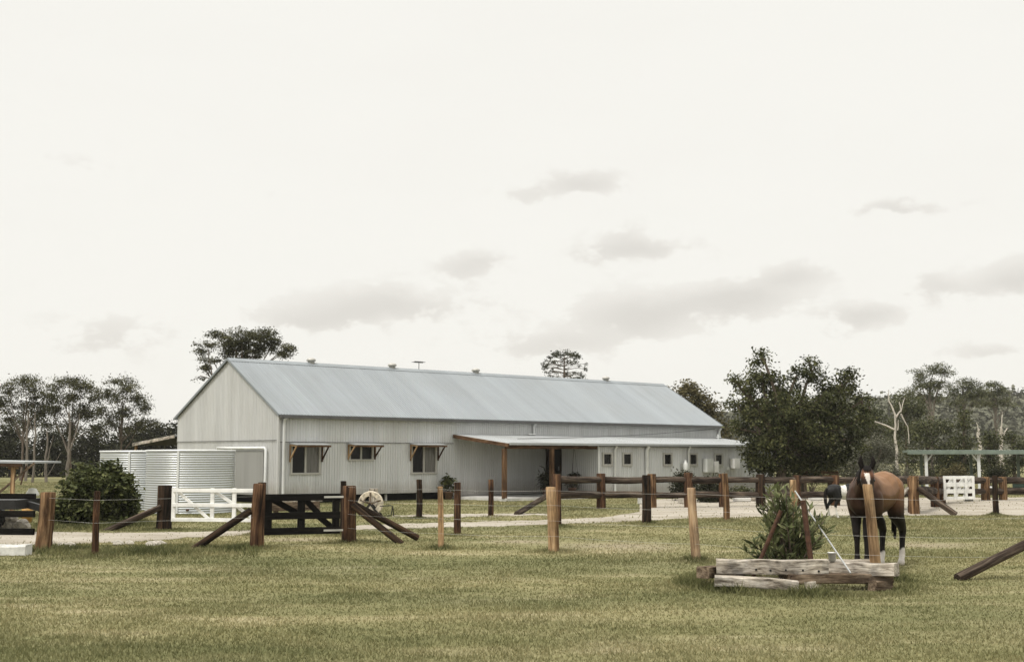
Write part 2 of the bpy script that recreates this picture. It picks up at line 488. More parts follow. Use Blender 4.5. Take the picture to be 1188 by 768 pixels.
# ------------------------------------------------------------------ foliage
def leaf_quads(cen, size, aspect=0.45, droop=0.3, dirs=None):
    n = len(cen)
    d = rng.normal(size=(n, 3)) if dirs is None else dirs + rng.normal(size=(n, 3)) * 0.2
    if dirs is None: d[:, 2] *= 0.6
    d[:, 2] -= droop
    d /= np.linalg.norm(d, axis=1)[:, None]
    up = rng.normal(size=(n, 3)) * 0.75; up[:, 2] += 1.0     # leaf faces look mostly skyward
    q = np.cross(up, d)
    q -= d * (q * d).sum(1)[:, None]
    q /= np.linalg.norm(q, axis=1)[:, None]
    L = size * rng.uniform(0.65, 1.35, n)[:, None]
    W = L * aspect
    v = np.stack([cen, cen + d * L * 0.5 + q * W * 0.5, cen + d * L, cen + d * L * 0.5 - q * W * 0.5], axis=1)
    return v.reshape(-1, 3)

def clumps_in(blobs, n, shell=0.5):
    """blobs: (x,y,z,rx,ry,rz); n points spread over their volumes, nearer the outside"""
    w = np.array([b[3] * b[5] for b in blobs]); w = w / w.sum()
    idx = rng.choice(len(blobs), n, p=w)
    b = np.array(blobs)[idx]
    d = rng.normal(size=(n, 3)); d /= np.linalg.norm(d, axis=1)[:, None]
    r = rng.uniform(0, 1, n) ** shell
    return b[:, :3] + d * r[:, None] * b[:, 3:6]

def crown(cl, per, rad, leaf, aspect=0.45, flat=0.7, droop=0.3):
    n = len(cl)
    rr = rad * rng.uniform(0.6, 1.35, n)
    c = np.repeat(cl, per, axis=0)
    g = rng.normal(size=(n * per, 3)) * np.repeat(rr, per)[:, None] * 0.5
    g[:, 2] *= flat
    return leaf_quads(c + g, leaf, aspect, droop)

def limb(mb, p0, p1, r0, r1, sag=0.15, n=6, seg=5):
    p0, p1 = Vector(p0), Vector(p1)
    L = (p1 - p0).length
    pts, rad = [], []
    off = Vector((random.uniform(-1, 1), random.uniform(-1, 1), random.uniform(0.1, 1))) * L * sag
    for k in range(seg + 1):
        t = k / seg
        pts.append(p0.lerp(p1, t) + off * (math.sin(math.pi * t) * 0.5) + Vector((random.uniform(-1, 1), random.uniform(-1, 1), 0)) * L * 0.015)
        rad.append(r0 + (r1 - r0) * t)
    mb.tube(pts, rad, n, True)

def tree(name, label, cat, px, Y, blobs_px, nclump, per, rad, leaf, lm, bm_, trunk_r=0.12, trunk_top=None,
         group=None, depth=0.8, shell=0.5, nlimb=8, aspect=0.45, flat=0.7, lean=0.0, fork=None, droop=0.3, bare=0):
    """blobs given as seen (px, py, half-width px, half-height px), stood up at depth Y with real depth"""
    base = gx(px, Y)
    root = thing(name, label, cat, base, 0, group)
    k = Y / F
    blobs = []
    for b in blobs_px:
        p = at(b[0], b[1], Y)
        dy = b[4] if len(b) > 4 else random.uniform(-0.25, 0.25) * b[2] * k
        blobs.append((p.x - base.x, dy, p.z, b[2] * k, max(b[2], b[3]) * k * depth, b[3] * k))
    cl = clumps_in(blobs, nclump, shell)
    zt = at(0, trunk_top, Y).z if trunk_top else max(b[2] for b in blobs)
    tk = MB()
    top = Vector((lean, 0, zt))
    cen = np.mean(np.array(blobs)[:, :3], axis=0)
    pts, rd = [], []
    for i in range(7):
        t = i / 6
        pts.append(Vector((lean * t + random.uniform(-1, 1) * trunk_r * 0.5, random.uniform(-1, 1) * trunk_r * 0.5, zt * t)))
        rd.append(trunk_r * (1.35 if i == 0 else 1.0 - 0.55 * t))
    tk.tube(pts, rd, 9, True)
    # limbs: into each blob, and twigs to a number of leaf clumps
    for b in blobs:
        t = random.uniform(0.45, 0.8)
        s0 = pts[int(t * 6)]
        limb(tk, s0, (b[0], b[1], b[2]), trunk_r * 0.5, trunk_r * 0.18)
    order = rng.permutation(len(cl))[:nlimb]
    for j in order:
        c = cl[j]
        bb = min(blobs, key=lambda q: (q[0]-c[0])**2 + (q[1]-c[1])**2 + (q[2]-c[2])**2)
        limb(tk, (bb[0], bb[1], bb[2] - bb[5] * 0.3), c, trunk_r * 0.22, trunk_r * 0.07, 0.1, 5, 3)
    tk.build('trunk', bm_, root)
    raw_mesh('crown', crown(cl, per, rad, leaf, aspect, flat, droop), 4, lm, root)
    return root

def shrub(name, label, cat, px, Y, blobs_px, nclump, per, rad, leaf, lm, group=None, aspect=0.45, shell=0.6, stems=6, depth=0.9, droop=0.2, stem_mat=None, flat=0.85):
    base = gx(px, Y)
    root = thing(name, label, cat, base, 0, group)
    k = Y / F
    blobs = []
    for b in blobs_px:
        p = at(b[0], b[1], Y)
        blobs.append((p.x - base.x, random.uniform(-0.2, 0.2) * b[2] * k, max(p.z, b[3] * k * 0.6), b[2] * k, b[2] * k * depth, b[3] * k))
    cl = clumps_in(blobs, nclump, shell)
    cl[:, 2] = np.maximum(cl[:, 2], 0.05)
    s = MB()
    for j in rng.permutation(len(cl))[:stems]:
        limb(s, (random.uniform(-.06, .06), random.uniform(-.06, .06), 0), cl[j], 0.025, 0.008, 0.1, 6, 4)
    s.build('stems', stem_mat or M['bark'], root)
    cr = crown(cl, per, rad, leaf, aspect, flat, droop)
    cr[:, 2] = np.maximum(cr[:, 2], 0.01)
    raw_mesh('foliage', cr, 4, lm, root)
    return root

# ================================================================== SETTING: ground, track, hill
def grid_sheet(name, xs, ys, z, mat):
    vs = [(x, y, z(x, y)) for y in ys for x in xs]
    nx = len(xs); fs = []
    for j in range(len(ys) - 1):
        for i in range(nx - 1):
            fs.append((j*nx + i, j*nx + i + 1, (j+1)*nx + i + 1, (j+1)*nx + i))
    me = bpy.data.meshes.new(name); me.from_pydata(vs, [], fs); me.materials.append(mat)
    for p in me.polygons: p.use_smooth = True
    return link(name, me)

g = grid_sheet('ground', list(np.linspace(-1500, 1500, 41)), [-60, 0, 30, 60, 120, 250, 500, 1000, 2500], lambda x, y: 0.0, M['ground'])
tag(g, kind='structure')

STRIPS = [   # gravel track and yard, outlined from where their edges lie on the ground: columns, far edge, near edge
    ([-160, 0, 60, 120, 200, 290, 350], [614.5, 616, 617, 618, 617.5, 615.5, 613], [634, 632.5, 632, 630, 625.5, 620, 616]),
    ([350, 440, 500, 560, 640, 700, 742], [613, 608.5, 606.5, 605, 603, 600, 594], [616, 614, 612.5, 611, 608.5, 606, 604.5]),
    ([742, 760, 800, 900, 1000, 1100, 1188, 1400], [581, 579, 578.5, 578, 577.5, 577, 577, 576], [604.5, 603.5, 601.5, 599, 598, 598, 598, 598]),
    ([455, 480, 540, 600, 640], [598, 597, 596, 595.5, 596], [599, 600.3, 599.6, 598.2, 597.2]),
]
def strip_edges(st, n=140):
    xs = np.linspace(st[0][0], st[0][-1], n)
    return xs, np.interp(xs, st[0], st[1]), np.interp(xs, st[0], st[2])
mb = MB()
for st in STRIPS:
    xs, t, b = strip_edges(st)
    jt = np.convolve(rng.normal(size=len(xs) + 4), np.ones(5) / 5, 'valid') * 0.6
    jb = np.convolve(rng.normal(size=len(xs) + 4), np.ones(5) / 5, 'valid') * 0.9
    jt[0] = jt[-1] = jb[0] = jb[-1] = 0
    vs, fs = [], []
    for i, x in enumerate(xs):
        for q in range(4):
            y = (t[i] + jt[i]) * (1 - q / 3) + (b[i] + jb[i]) * q / 3
            p = gnd(x, y); vs.append((p.x, p.y, 0.005))
    for i in range(len(xs) - 1):
        for q in range(3):
            fs.append((i*4 + q, i*4 + q + 1, i*4 + q + 5, i*4 + q + 4))
    mb.add(vs, fs)
tag(mb.build('gravel_track', M['gravel']), kind='structure')

# wooded hill to the right, far behind, falling away to the left
def hill_z(x, y):
    h = 15.5 * math.exp(-((x - 150) / 105.0) ** 2) + 4.5 / (1 + math.exp(-(x + 10) / 12.0))
    h += 1.2 * math.sin(x * 0.035) + 0.7 * math.sin(x * 0.081 + 1)
    h *= 1 / (1 + math.exp(-(x + 10) / 12.0))
    d = (y - 260) / 120.0
    return -0.5 + max(0.0, h) * max(0.0, min(1.0, 1 - abs(d - 0.6) / 0.75)) ** 0.8
hm = plain('hillside scrub', (0.085, 0.085, 0.06), 0.95, 0, 0.3, 0.05, 0.1)
hx, hy = list(np.linspace(-420, 520, 120)), list(np.linspace(245, 420, 24))
tag(grid_sheet('hill', hx, hy, hill_z, hm), kind='structure')
hc = []
while len(hc) < 5200:
    x, y = rng.uniform(-300, 330), rng.uniform(255, 345)
    z = hill_z(x, y)
    if z > 0.4: hc.append((x, y, z + rng.uniform(0.2, 1.5)))
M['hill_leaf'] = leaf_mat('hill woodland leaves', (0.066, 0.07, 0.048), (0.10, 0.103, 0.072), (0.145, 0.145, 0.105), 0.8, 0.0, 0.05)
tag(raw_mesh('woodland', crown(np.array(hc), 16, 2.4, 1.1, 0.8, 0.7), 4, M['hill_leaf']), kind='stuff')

# ================================================================== THE SHED HOUSE
A = gnd(322, 585)
vp = ray(2152, 528); U = Vector((vp.x, vp.y, 0)).normalized(); V = Vector((-U.y, U.x, 0))
ROT = math.atan2(U.y, U.x)
def loc(p):
    d = Vector(p) - A
    return Vector((d.dot(U), d.dot(V), p[2]))
def hit(px, py, D=0.0):         # pixel -> (along, up) on the long wall's plane, D metres in front of it
    d = ray(px, py); o = Vector((0, 0, EYE))
    t = ((A - V * D) - o).dot(V) / d.dot(V)
    q = loc(o + d * t)
    return q.x, q.z
def ghit(px, py, D=0.0):        # pixel -> (inward, up) on the gable plane, D metres in front of it
    d = ray(px, py); o = Vector((0, 0, EYE))
    t = ((A - U * D) - o).dot(U) / d.dot(U)
    q = loc(o + d * t)
    return q.y, q.z

W = ghit(205, 540)[0]
EAVE = hit(322, 479)[1]
RY = W * 0.47
RZ = ghit(265, 417.5)[1] if False else None
_d = ray(265, 417.5); _t = ((A + V * RY) - Vector((0, 0, EYE))).dot(V) / _d.dot(V)
RZ = 0
q0 = ghit(262, 418); RZ = q0[1]
L = hit(834, 500)[0]
D = 3.0
S_P0 = hit(526, 520)[0]                     # where the porch roof starts on the wall
S_P1 = hit(694, 530, D)[0]                  # where the closed lean-to starts
LO = hit(585, 514.5, D)[1]                  # low roof, front edge
HI = hit(526, 506.5)[1] + 0.03              # low roof, at the wall
SEAM = hit(400, 513.3)[1]
print('house W %.2f eave %.2f ridge %.2f L %.2f P0 %.2f P1 %.2f LO %.2f HI %.2f seam %.2f' % (W, EAVE, RZ, L, S_P0, S_P1, LO, HI, SEAM))

house = thing('shed_house', 'long pale corrugated steel shed house with blue-grey gable roof and timber porch', 'house', A, ROT)

def rib(x, pitch=0.11, h=0.017):
    t = (x / pitch) % 1.0
    if t < 0.55: return 0.0
    if t < 0.65: return h * (t - 0.55) / 0.1
    if t < 0.90: return h
    return h * (1 - (t - 0.90) / 0.1)

def ribbed_wall(name, a0, a1, zlo, zhi, plane, holes=(), mat=None, axis='x', pitch=0.11, sign=-1, ztop=None):
    """ribbed sheet wall standing on `plane`; ribs stick out along sign; holes are (a0,a1,z0,z1)"""
    xs = set([a0, a1])
    k = math.floor(a0 / pitch) - 1
    while k * pitch < a1:
        for t in (0, 0.55, 0.65, 0.90):
            x = (k + t) * pitch
            if a0 < x < a1: xs.add(x)
        k += 1
    for h in holes:
        xs.add(h[0]); xs.add(h[1])
    xs = sorted(xs)
    m = MB()
    for x0, x1 in zip(xs, xs[1:]):
        if x1 - x0 < 1e-5: continue
        mid = (x0 + x1) / 2
        t0, t1 = (zhi, zhi) if ztop is None else (ztop(x0), ztop(x1))
        segs = [(zlo, zlo, t0, t1)]
        for h in holes:
            if h[0] < mid < h[1]:
                segs = [(zlo, zlo, h[2], h[2]), (h[3], h[3], t0, t1)]
        y0, y1 = plane + sign * rib(x0 + 1e-6, pitch), plane + sign * rib(x1 - 1e-6, pitch)
        for (b0, b1, c0, c1) in segs:
            if max(c0 - b0, c1 - b1) < 1e-4: continue
            P = [(x0, y0, b0), (x1, y1, b1), (x1, y1, c1), (x0, y0, c0)]
            if axis == 'y': P = [(p[1], p[0], p[2]) for p in P][::-1]
            m.add(P, [(0, 1, 2, 3)])
    return m.build(name, mat or M['wall'], house)

# windows of the main wall: pixel rectangles
WIN = [(337.5, 517, 370.5, 548), (405, 517, 432, 532.5), (477, 517, 505.5, 547.5)]
AWN = [(334.5, 381.5, 515), (403, 437.5, 515.3), (473.5, 515, 516)]
SMALL = [(704, 532.5), (727, 532.5), (774, 532.7), (803.5, 532.8), (833, 533), (871.5, 533.3)]
holes = []
for (x0, y0, x1, y1) in WIN:
    a0, z1 = hit(x0, y0); a1, z0 = hit(x1, y1)
    holes.append((a0, a1, z0, z1))
small = []
for (cx, cy) in SMALL:
    a, z = hit(cx, cy, D)
    small.append((a - 0.24, a + 0.24, z - 0.225, z + 0.225))

FL = 0.27                                   # underside of the main wall, above the stumps
ribbed_wall('wall', 0.0, S_P0, FL, SEAM, 0.0, holes)
door_a, door_b = -0.95, -0.10
ribbed_wall('porch_wall', S_P0, S_P1 + 0.2, 0.12, HI + 0.05, 0.0)
ribbed_wall('upper_wall', 0.0, L, SEAM, EAVE, -0.012)
ribbed_wall('side_wall', -D, 0.0, 0.05, HI, S_P1, holes=[(door_a, door_b, 0.12, 2.06)], axis='y', sign=-1, ztop=lambda y: LO - 0.05 + (HI - LO) * (y + D) / D)
ribbed_wall('extension_wall', S_P1, L + 0.05, 0.05, LO, -D, small)
ribbed_wall('end_wall', -D, W, 0.05, HI, L + 0.05, axis='y', sign=1, ztop=lambda y: (LO - 0.03 + (HI - LO) * (y + D) / D) if y < 0 else (EAVE + (RZ - EAVE) * (y / RY if y < RY else (W - y) / (W - RY))))
ribbed_wall('rear_wall', 0.0, L, 0.05, EAVE, W, sign=1)
gtop = lambda y: EAVE + (RZ - EAVE) * (y / RY if y < RY else (W - y) / (W - RY)) - 0.01
SEAMG = SEAM + 0.06
ribbed_wall('gable_wall', 0.0, W, FL, SEAMG, 0.0, axis='y', mat=M['gable'])
ribbed_wall('upper_gable', 0.0, W, SEAMG, 9, -0.012, axis='y', mat=M['gable'], ztop=gtop)
b = MB()
b.box(0.0, S_P0 - 0.02, -0.046, -0.041, SEAM - 0.012, SEAM + 0.012)
b.box(-0.047, -0.042, 0.0, W, SEAMG - 0.013, SEAMG + 0.013)
b.build('flashing', M['seam'], house)
b = MB()
b.box(-0.05, 0.02, -0.052, -0.03, FL, EAVE)
b.box(-0.052, -0.03, -0.03, 0.05, FL, EAVE)
b.build('corner_trim', M['gable'], house)
b = MB()
b.box(S_P1 - 0.05, S_P1 + 0.04, -D - 0.045, -D - 0.005, 0.05, LO - 0.03)
b.build('corner_trim', M['trim'], house)
# sub-floor: black sheets painted in for the shade, behind a row of stumps
b = MB(); b.box(0.25, S_P0 - 0.05, 0.45, 0.5, 0.0, FL); b.box(0.4, 0.45, 0.5, W - 0.2, 0.0, FL); b.build('underfloor_shade', M['dark'], house)
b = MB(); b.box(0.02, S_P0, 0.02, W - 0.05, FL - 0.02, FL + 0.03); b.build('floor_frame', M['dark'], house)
for a in np.arange(0.25, S_P0, 1.45):
    b = MB(); b.tube([(a, 0.14, 0.0), (a, 0.14, FL - 0.02)], 0.05, 8); b.build('stump', M['concrete'], house)

# --- main roof
OH, OG = 0.16, 0.10
def roof_plane(name, x0, x1, ya, za, yb, zb, mat, pitch=0.12, h=0.018, th=0.03):
    """ribbed sheet from low edge (ya,za) to high edge (yb,zb), ribs running up the slope, with a closed underside"""
    xs = set([x0, x1]); k = math.floor(x0 / pitch)
    while k * pitch < x1:
        for t in (0, 0.55, 0.65, 0.9):
            if x0 < (k + t) * pitch < x1: xs.add((k + t) * pitch)
        k += 1
    xs = sorted(xs)
    m = MB(); vs = []; fs = []
    for x in xs:
        r = rib(x + 1e-6, pitch, h)
        vs += [(x, ya, za + r), (x, yb, zb + r), (x, yb, zb - th), (x, ya, za - th)]
    n = len(xs)
    for i in range(n - 1):
        o = i * 4; q = o + 4
        fs += [(o, q, q + 1, o + 1), (o + 1, q + 1, q + 2, o + 2), (o + 2, q + 2, q + 3, o + 3), (o + 3, q + 3, q, o)]
    fs += [(0, 1, 2, 3), ((n-1)*4 + 3, (n-1)*4 + 2, (n-1)*4 + 1, (n-1)*4)]
    m.add(vs, fs)
    return m.build(name, mat, house)
sl = (RZ - EAVE) / RY
roof_plane('roof', -OG, L + OG, -OH, EAVE - OH * sl + 0.04, RY, RZ + 0.04, M['roof'])
sl2 = (RZ - EAVE) / (W - RY)
roof_plane('rear_roof', -OG, L + OG, W + OH, EAVE - OH * sl2 + 0.04, RY, RZ + 0.04, M['roof'])
b = MB()
for yy, ss in ((-0.2, sl), (0.2, -sl2)):
    b.add([(-OG - 0.01, RY, RZ + 0.075), (L + OG + 0.01, RY, RZ + 0.075), (L + OG + 0.01, RY + yy, RZ + 0.064 - 0.2 * abs(ss)), (-OG - 0.01, RY + yy, RZ + 0.064 - 0.2 * abs(ss))], [(0, 1, 2, 3)])
b.build('ridge_cap', M['roof'], house)
# barge boards
for x in (-OG - 0.012, L + OG + 0.012):
    b = MB()
    b.bar((x, -OH, EAVE - OH * sl + 0.02), (x, RY, RZ + 0.02), 0.08, 0.02, up=(0, 0, 1))
    b.bar((x, W + OH, EAVE - OH * sl2 + 0.02), (x, RY, RZ + 0.02), 0.08, 0.02, up=(0, 0, 1))
    b.build('barge_flashing', M['roof'], house)
b = MB(); zg = EAVE - OH * sl
b.box(-OG, L + OG, -OH - 0.10, -OH - 0.004, zg - 0.075, zg + 0.028, 0.012)
b.build('gutter', M['gutter'], house)
# roof vents, aerial
for px, py in ((361, 419.5), (455, 426.5), (552, 432.5), (703, 442.5)):
    d = ray(px, py); t = ((A + V * (RY + 0.05)) - Vector((0, 0, EYE))).dot(V) / d.dot(V)
    a = loc(Vector((0, 0, EYE)) + d * t).x
    b = MB(); b.lathe([(0.13, -0.05), (0.13, 0.10), (0.18, 0.11), (0.18, 0.16), (0.15, 0.20), (0.08, 0.23), (0.0, 0.235)], 16, (a, RY + 0.05, RZ + 0.03))
    b.build('roof_vent', M['alu'], house)
d = ray(486, 424); t = ((A + V * (RY + 0.6)) - Vector((0, 0, EYE))).dot(V) / d.dot(V); qa = loc(Vector((0, 0, EYE)) + d * t)
b = MB(); zt = qa.z + 0.14
b.tube([(qa.x, RY + 0.6, RZ - 0.3), (qa.x, RY + 0.6, zt)], 0.016, 6)
b.tube([(qa.x - 0.24, RY + 0.6, zt - 0.02), (qa.x + 0.24, RY + 0.6, zt + 0.01)], 0.014, 6)
for k in (-0.22, -0.12, -0.02, 0.08, 0.18):
    b.tube([(qa.x + k, RY + 0.40, zt), (qa.x + k, RY + 0.80, zt)], 0.012, 5)
b.box(qa.x - 0.22, qa.x + 0.2, RY + 0.57, RY + 0.63, zt - 0.03, zt + 0.03)
b.build('aerial', M['gutter'], house)

# --- low roof over porch and extension
roof_plane('low_roof', S_P0 - 0.02, L + 0.12, -D - 0.14, LO - 0.01, -0.05, HI + 0.05, M['low_roof'])
b = MB(); b.box(S_P0, L + 0.12, -D - 0.24, -D - 0.145, LO - 0.05, LO + 0.035, 0.012); b.build('low_gutter', M['low_roof'], house)
b = MB(); b.box(S_P1, L + 0.1, -D - 0.13, -D - 0.05, LO - 0.085, LO - 0.055); b.build('soffit_strip', M['gutter'], house)
b = MB(); b.bar((S_P0 - 0.045, -D - 0.2, LO - 0.06), (S_P0 - 0.045, -0.06, HI - 0.015), 0.13, 0.05); b.build('fascia_board', M['porch_wood'], house)
b = MB(); b.bar((S_P0, -D + 0.02, LO - 0.125), (S_P1 - 0.06, -D + 0.02, LO - 0.125), 0.12, 0.08); b.build('porch_beam', M['porch_wood'], house)
for a in np.arange(S_P0 + 0.6, S_P1 - 0.2, 0.62):
    b = MB(); b.bar((a, -D + 0.07, LO - 0.085), (a, -0.04, HI - 0.03), 0.08, 0.045); b.build('rafter', M['porch_wood'], house)
b = MB(); b.add([(S_P0 + 0.02, -D + 0.06, LO - 0.047), (S_P1 - 0.05, -D + 0.06, LO - 0.047), (S_P1 - 0.05, -0.06, HI + 0.005), (S_P0 + 0.02, -0.06, HI + 0.005)], [(0, 1, 2, 3)]); b.build('bounce_blocker', M['dark_wood'], house)  # added dark sheet, cuts the light bounced into the porch
for px in (585.5, 640.5):
    a = hit(px, 540, D)[0]
    b = MB(); b.box(a - 0.075, a + 0.075, -D - 0.06, -D + 0.09, 0.1, LO - 0.18, 0.01); b.build('porch_post', M['porch_wood'], house)
b = MB(); b.box(S_P0 - 0.1, S_P1 - 0.03, -D - 0.15, 0.0, 0.0, 0.1, 0.01); b.build('porch_slab', M['concrete'], house)
b = MB(); b.box(S_P1 + 0.03, S_P1 + 0.07, door_a + 0.05, door_b - 0.05, 0.12, 2.02); dd = b.build('door', M['dark'], house)
b = MB(); b.tube([(S_P1 + 0.0, door_a + 0.14, 1.05), (S_P1 + 0.0, door_a + 0.14, 1.2)], 0.015, 6); b.build('handle', M['trim'], dd)
b = MB()
for y0, y1 in ((door_a - 0.02, door_a + 0.05), (door_b - 0.05, door_b + 0.02)): b.box(S_P1 - 0.04, S_P1 + 0.06, y0, y1, 0.12, 2.02)
b.box(S_P1 - 0.043, S_P1 + 0.063, door_a - 0.02, door_b + 0.02, 2.02, 2.09); b.build('door_frame', M['dark_wood'], house)

# --- windows with timber awnings
for (a0, a1, z0, z1), (p0, p1, py) in zip(holes, AWN):
    b = MB(); fw = 0.05
    b.box(a0 - 0.03, a0 + fw, -0.045, 0.06, z0, z1); b.box(a1 - fw, a1 + 0.03, -0.045, 0.06, z0, z1)
    b.box(a0 - 0.05, a1 + 0.05, -0.06, 0.06, z0 - 0.06, z0); b.box(a0 - 0.03, a1 + 0.03, -0.047, 0.06, z1, z1 + 0.05)
    mid = (a0 + a1) / 2
    b.box(mid - 0.035, mid + 0.035, -0.03, 0.04, z0, z1)
    w = b.build('window', M['alu'], house)
    b = MB(); b.box(a0 + fw, mid - 0.035, 0.012, 0.02, z0, z1); b.build('pane', M['glass'], w)
    b = MB(); b.box(mid + 0.035, a1 - fw, 0.002, 0.010, z0, z1); b.build('pane', M['lighter_glass'] if z1 - z0 > 0.7 else M['glass'], w)
    s0, zz = hit(p0 + 3, py); s1 = a1 + 0.12; s0 = a0 - 0.1
    pr = 0.55; zt = z1 + 0.085; zf = z1 + 0.03
    b = MB(); b.bar(((s0+s1)/2, -0.05, zt), ((s0+s1)/2, -pr, zf), 0.03, s1 - s0); aw = b.build('awning', M['low_roof'], house)
    b = MB(); b.bar((s0 + 0.01, -pr + 0.015, zf - 0.045), (s1 - 0.01, -pr + 0.015, zf - 0.045), 0.06, 0.04); b.build('awning_batten', M['porch_wood'], aw)
    dz = min(0.5, (z1 - z0) * 0.9)
    for s in (s0 + 0.045, s1 - 0.045):
        b = MB()
        b.bar((s, -0.052, zt - 0.04), (s, -0.052, zt - 0.04 - dz - 0.1), 0.045, 0.045, up=(0, 1, 0))
        b.bar((s, -0.08, zt - 0.06), (s, -pr + 0.02, zf - 0.04), 0.05, 0.04)
        b.bar((s, -0.07, zt - 0.05 - dz), (s, -pr + 0.1, zf - 0.05), 0.045, 0.038)
        b.build('awning_bracket', M['tan_wood'] if s < mid else M['red_wood'], aw)  # left bracket in lighter timber: its sunlit look put into the colour
for (a0, a1, z0, z1) in small:
    b = MB(); y = -D
    b.box(a0 - 0.05, a0 + 0.03, y - 0.06, y + 0.05, z0 - 0.05, z1 + 0.05); b.box(a1 - 0.03, a1 + 0.05, y - 0.06, y + 0.05, z0 - 0.05, z1 + 0.05)
    b.box(a0 + 0.03, a1 - 0.03, y - 0.057, y + 0.05, z1 - 0.03, z1 + 0.047); b.box(a0 + 0.03, a1 - 0.03, y - 0.065, y + 0.05, z0 - 0.05, z0 + 0.03)
    w = b.build('small_window', M['alu'], house)
    b = MB(); b.box(a0 + 0.03, a1 - 0.03, y + 0.0, y + 0.01, z0 + 0.03, z1 - 0.03); b.build('pane', M['glass'], w)

# --- downpipes
def pipe(name, pts, r=0.045, m='trim'):
    MB().tube(pts, r, 8).build(name, M[m], house)
a = hit(327.5, 520)[0]
pipe('downpipe', [(a, -0.09, 0.12), (a, -0.09, EAVE - 0.35), (a, -0.11, EAVE - 0.25), (a, -OH - 0.04, EAVE - 0.16)], 0.05)
for px, r in ((617.5, 0.045), (832.5, 0.06)):
    a = hit(px, 497)[0]
    pipe('downpipe', [(a, -0.09, HI + 0.1), (a, -0.09, EAVE - 0.3), (a, -OH - 0.04, EAVE - 0.15)], r)
    pipe('spreader_pipe', [(a - 0.35, -0.14, HI + 0.105), (a + 0.05, -0.14, HI + 0.105)], 0.03)
for px, r in ((711.5, 0.045), (748.5, 0.075), (797, 0.045)):
    a = hit(px, 535, D)[0]
    pipe('downpipe', [(a, -D - 0.09, 0.1), (a, -D - 0.09, LO - 0.22), (a + 0.03, -D - 0.18, LO - 0.06)], r)
a = hit(821, 500, 0.6)[0]
pipe('roof_flue', [(a, -1.2, LO + 0.3), (a, -1.2, HI + 0.22)], 0.035)
# rainwater pipe from gable to tank, darker grey steel panel beside it
y1, zt = ghit(311.5, 519.5); y0, _ = ghit(266, 519.5); _, zb = ghit(311, 575)
pipe('tank_pipe', [(-0.11, y1, 0.2), (-0.11, y1, zt - 0.06), (-0.11, y1 + 0.06, zt), (-0.11, y0 - 0.1, zt), (-0.5, y0, zt)], 0.05)
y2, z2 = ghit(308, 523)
b = MB(); b.box(-0.075, -0.045, y2 + 0.02, y2 + 2.3, FL + 0.02, z2, 0.005); b.build('gable_panel', M['panel_steel'], house)
# --- meter boxes, heater, gas on the extension wall
def wall_box(name, x0, y0, x1, y1, mat, dep=0.22):
    a0, z1 = hit(x0, y0, D); a1, z0 = hit(x1, y1, D)
    b = MB(); b.box(a0, a1, -D - 0.03 - dep, -D - 0.03, z0, z1, 0.02); o = b.build(name, M[mat], house)
    b = MB(); b.box(a0 + 0.04, a1 - 0.04, -D - 0.036 - dep, -D - 0.031 - dep, z0 + 0.05, z1 - 0.05); b.box(a1 - 0.09, a1 - 0.07, -D - 0.05 - dep, -D - 0.036 - dep, (z0+z1)/2 - 0.04, (z0+z1)/2 + 0.04)
    b.build('lid', M[mat], o)
wall_box('meter_box', 814, 532, 822, 547.5, 'grey_box', 0.25)
wall_box('meter_box', 824.5, 535, 829.5, 548, 'white_plastic', 0.2)
wall_box('water_heater', 846, 531.5, 853, 543, 'white_plastic', 0.25)
wall_box('switch_box', 841.5, 541.5, 844, 545, 'grey_box', 0.1)
a, z = hit(790.5, 537, D)
b = MB(); b.lathe([(0.10, 0), (0.115, 0.05), (0.11, 0.3), (0.07, 0.38), (0.04, 0.4), (0.04, 0.46), (0.0, 0.47)], 14, (a, -D - 0.22, z - 0.35)); b.box(a - 0.05, a + 0.05, -D - 0.1, -D - 0.02, z - 0.2, z + 0.0); b.build('gas_regulator_housing', M['grey_box'], house)
b = MB(); d0 = loc(gnd(594, 590)); 
p0 = hit(600, 508.8, 1.5); p1 = hit(829, 497.3, 0.05)
b.tube([(p0[0] + (p1[0] - p0[0]) * t, -1.5 + 1.42 * t, p0[1] + (p1[1] - p0[1]) * t - 0.10 * math.sin(math.pi * t)) for t in np.linspace(0, 1, 12)], 0.014, 5)
b.build('power_cable', M['gutter'], house)
# --- open lean-to at the back left
y0, z0 = ghit(157, 514); y1, z1 = ghit(205, 503.5)
y1 = W + 0.02
b = MB(); b.bar((1.6, y1, z1 - 0.05), (1.6, y0, z0 - 0.02), 0.06, 3.4); b.build('carport_roof', M['low_roof'], house)
b = MB(); b.bar((-0.12, y1, z1 - 0.09), (-0.12, y0, z0 - 0.06), 0.12, 0.03); b.build('carport_barge', M['grey_wood'], house)
b = MB(); b.bar((1.6, y1, z1 - 0.10), (1.6, y0, z0 - 0.07), 0.03, 3.36); b.build('carport_shade', M['dark'], house)  # added black sheet standing in for the shade under the roof
for x in (0.0, 3.1):
    b = MB(); b.box(x - 0.04, x + 0.04, y0 - 0.12, y0 - 0.04, 0, z0 - 0.05); b.build('carport_post', M['tan_wood'], house)
b = MB(); b.box(3.3, 3.36, y1 + 0.05, y0 - 0.1, 0.02, z0 - 0.1); b.build('carport_wall', M['dark'], house)

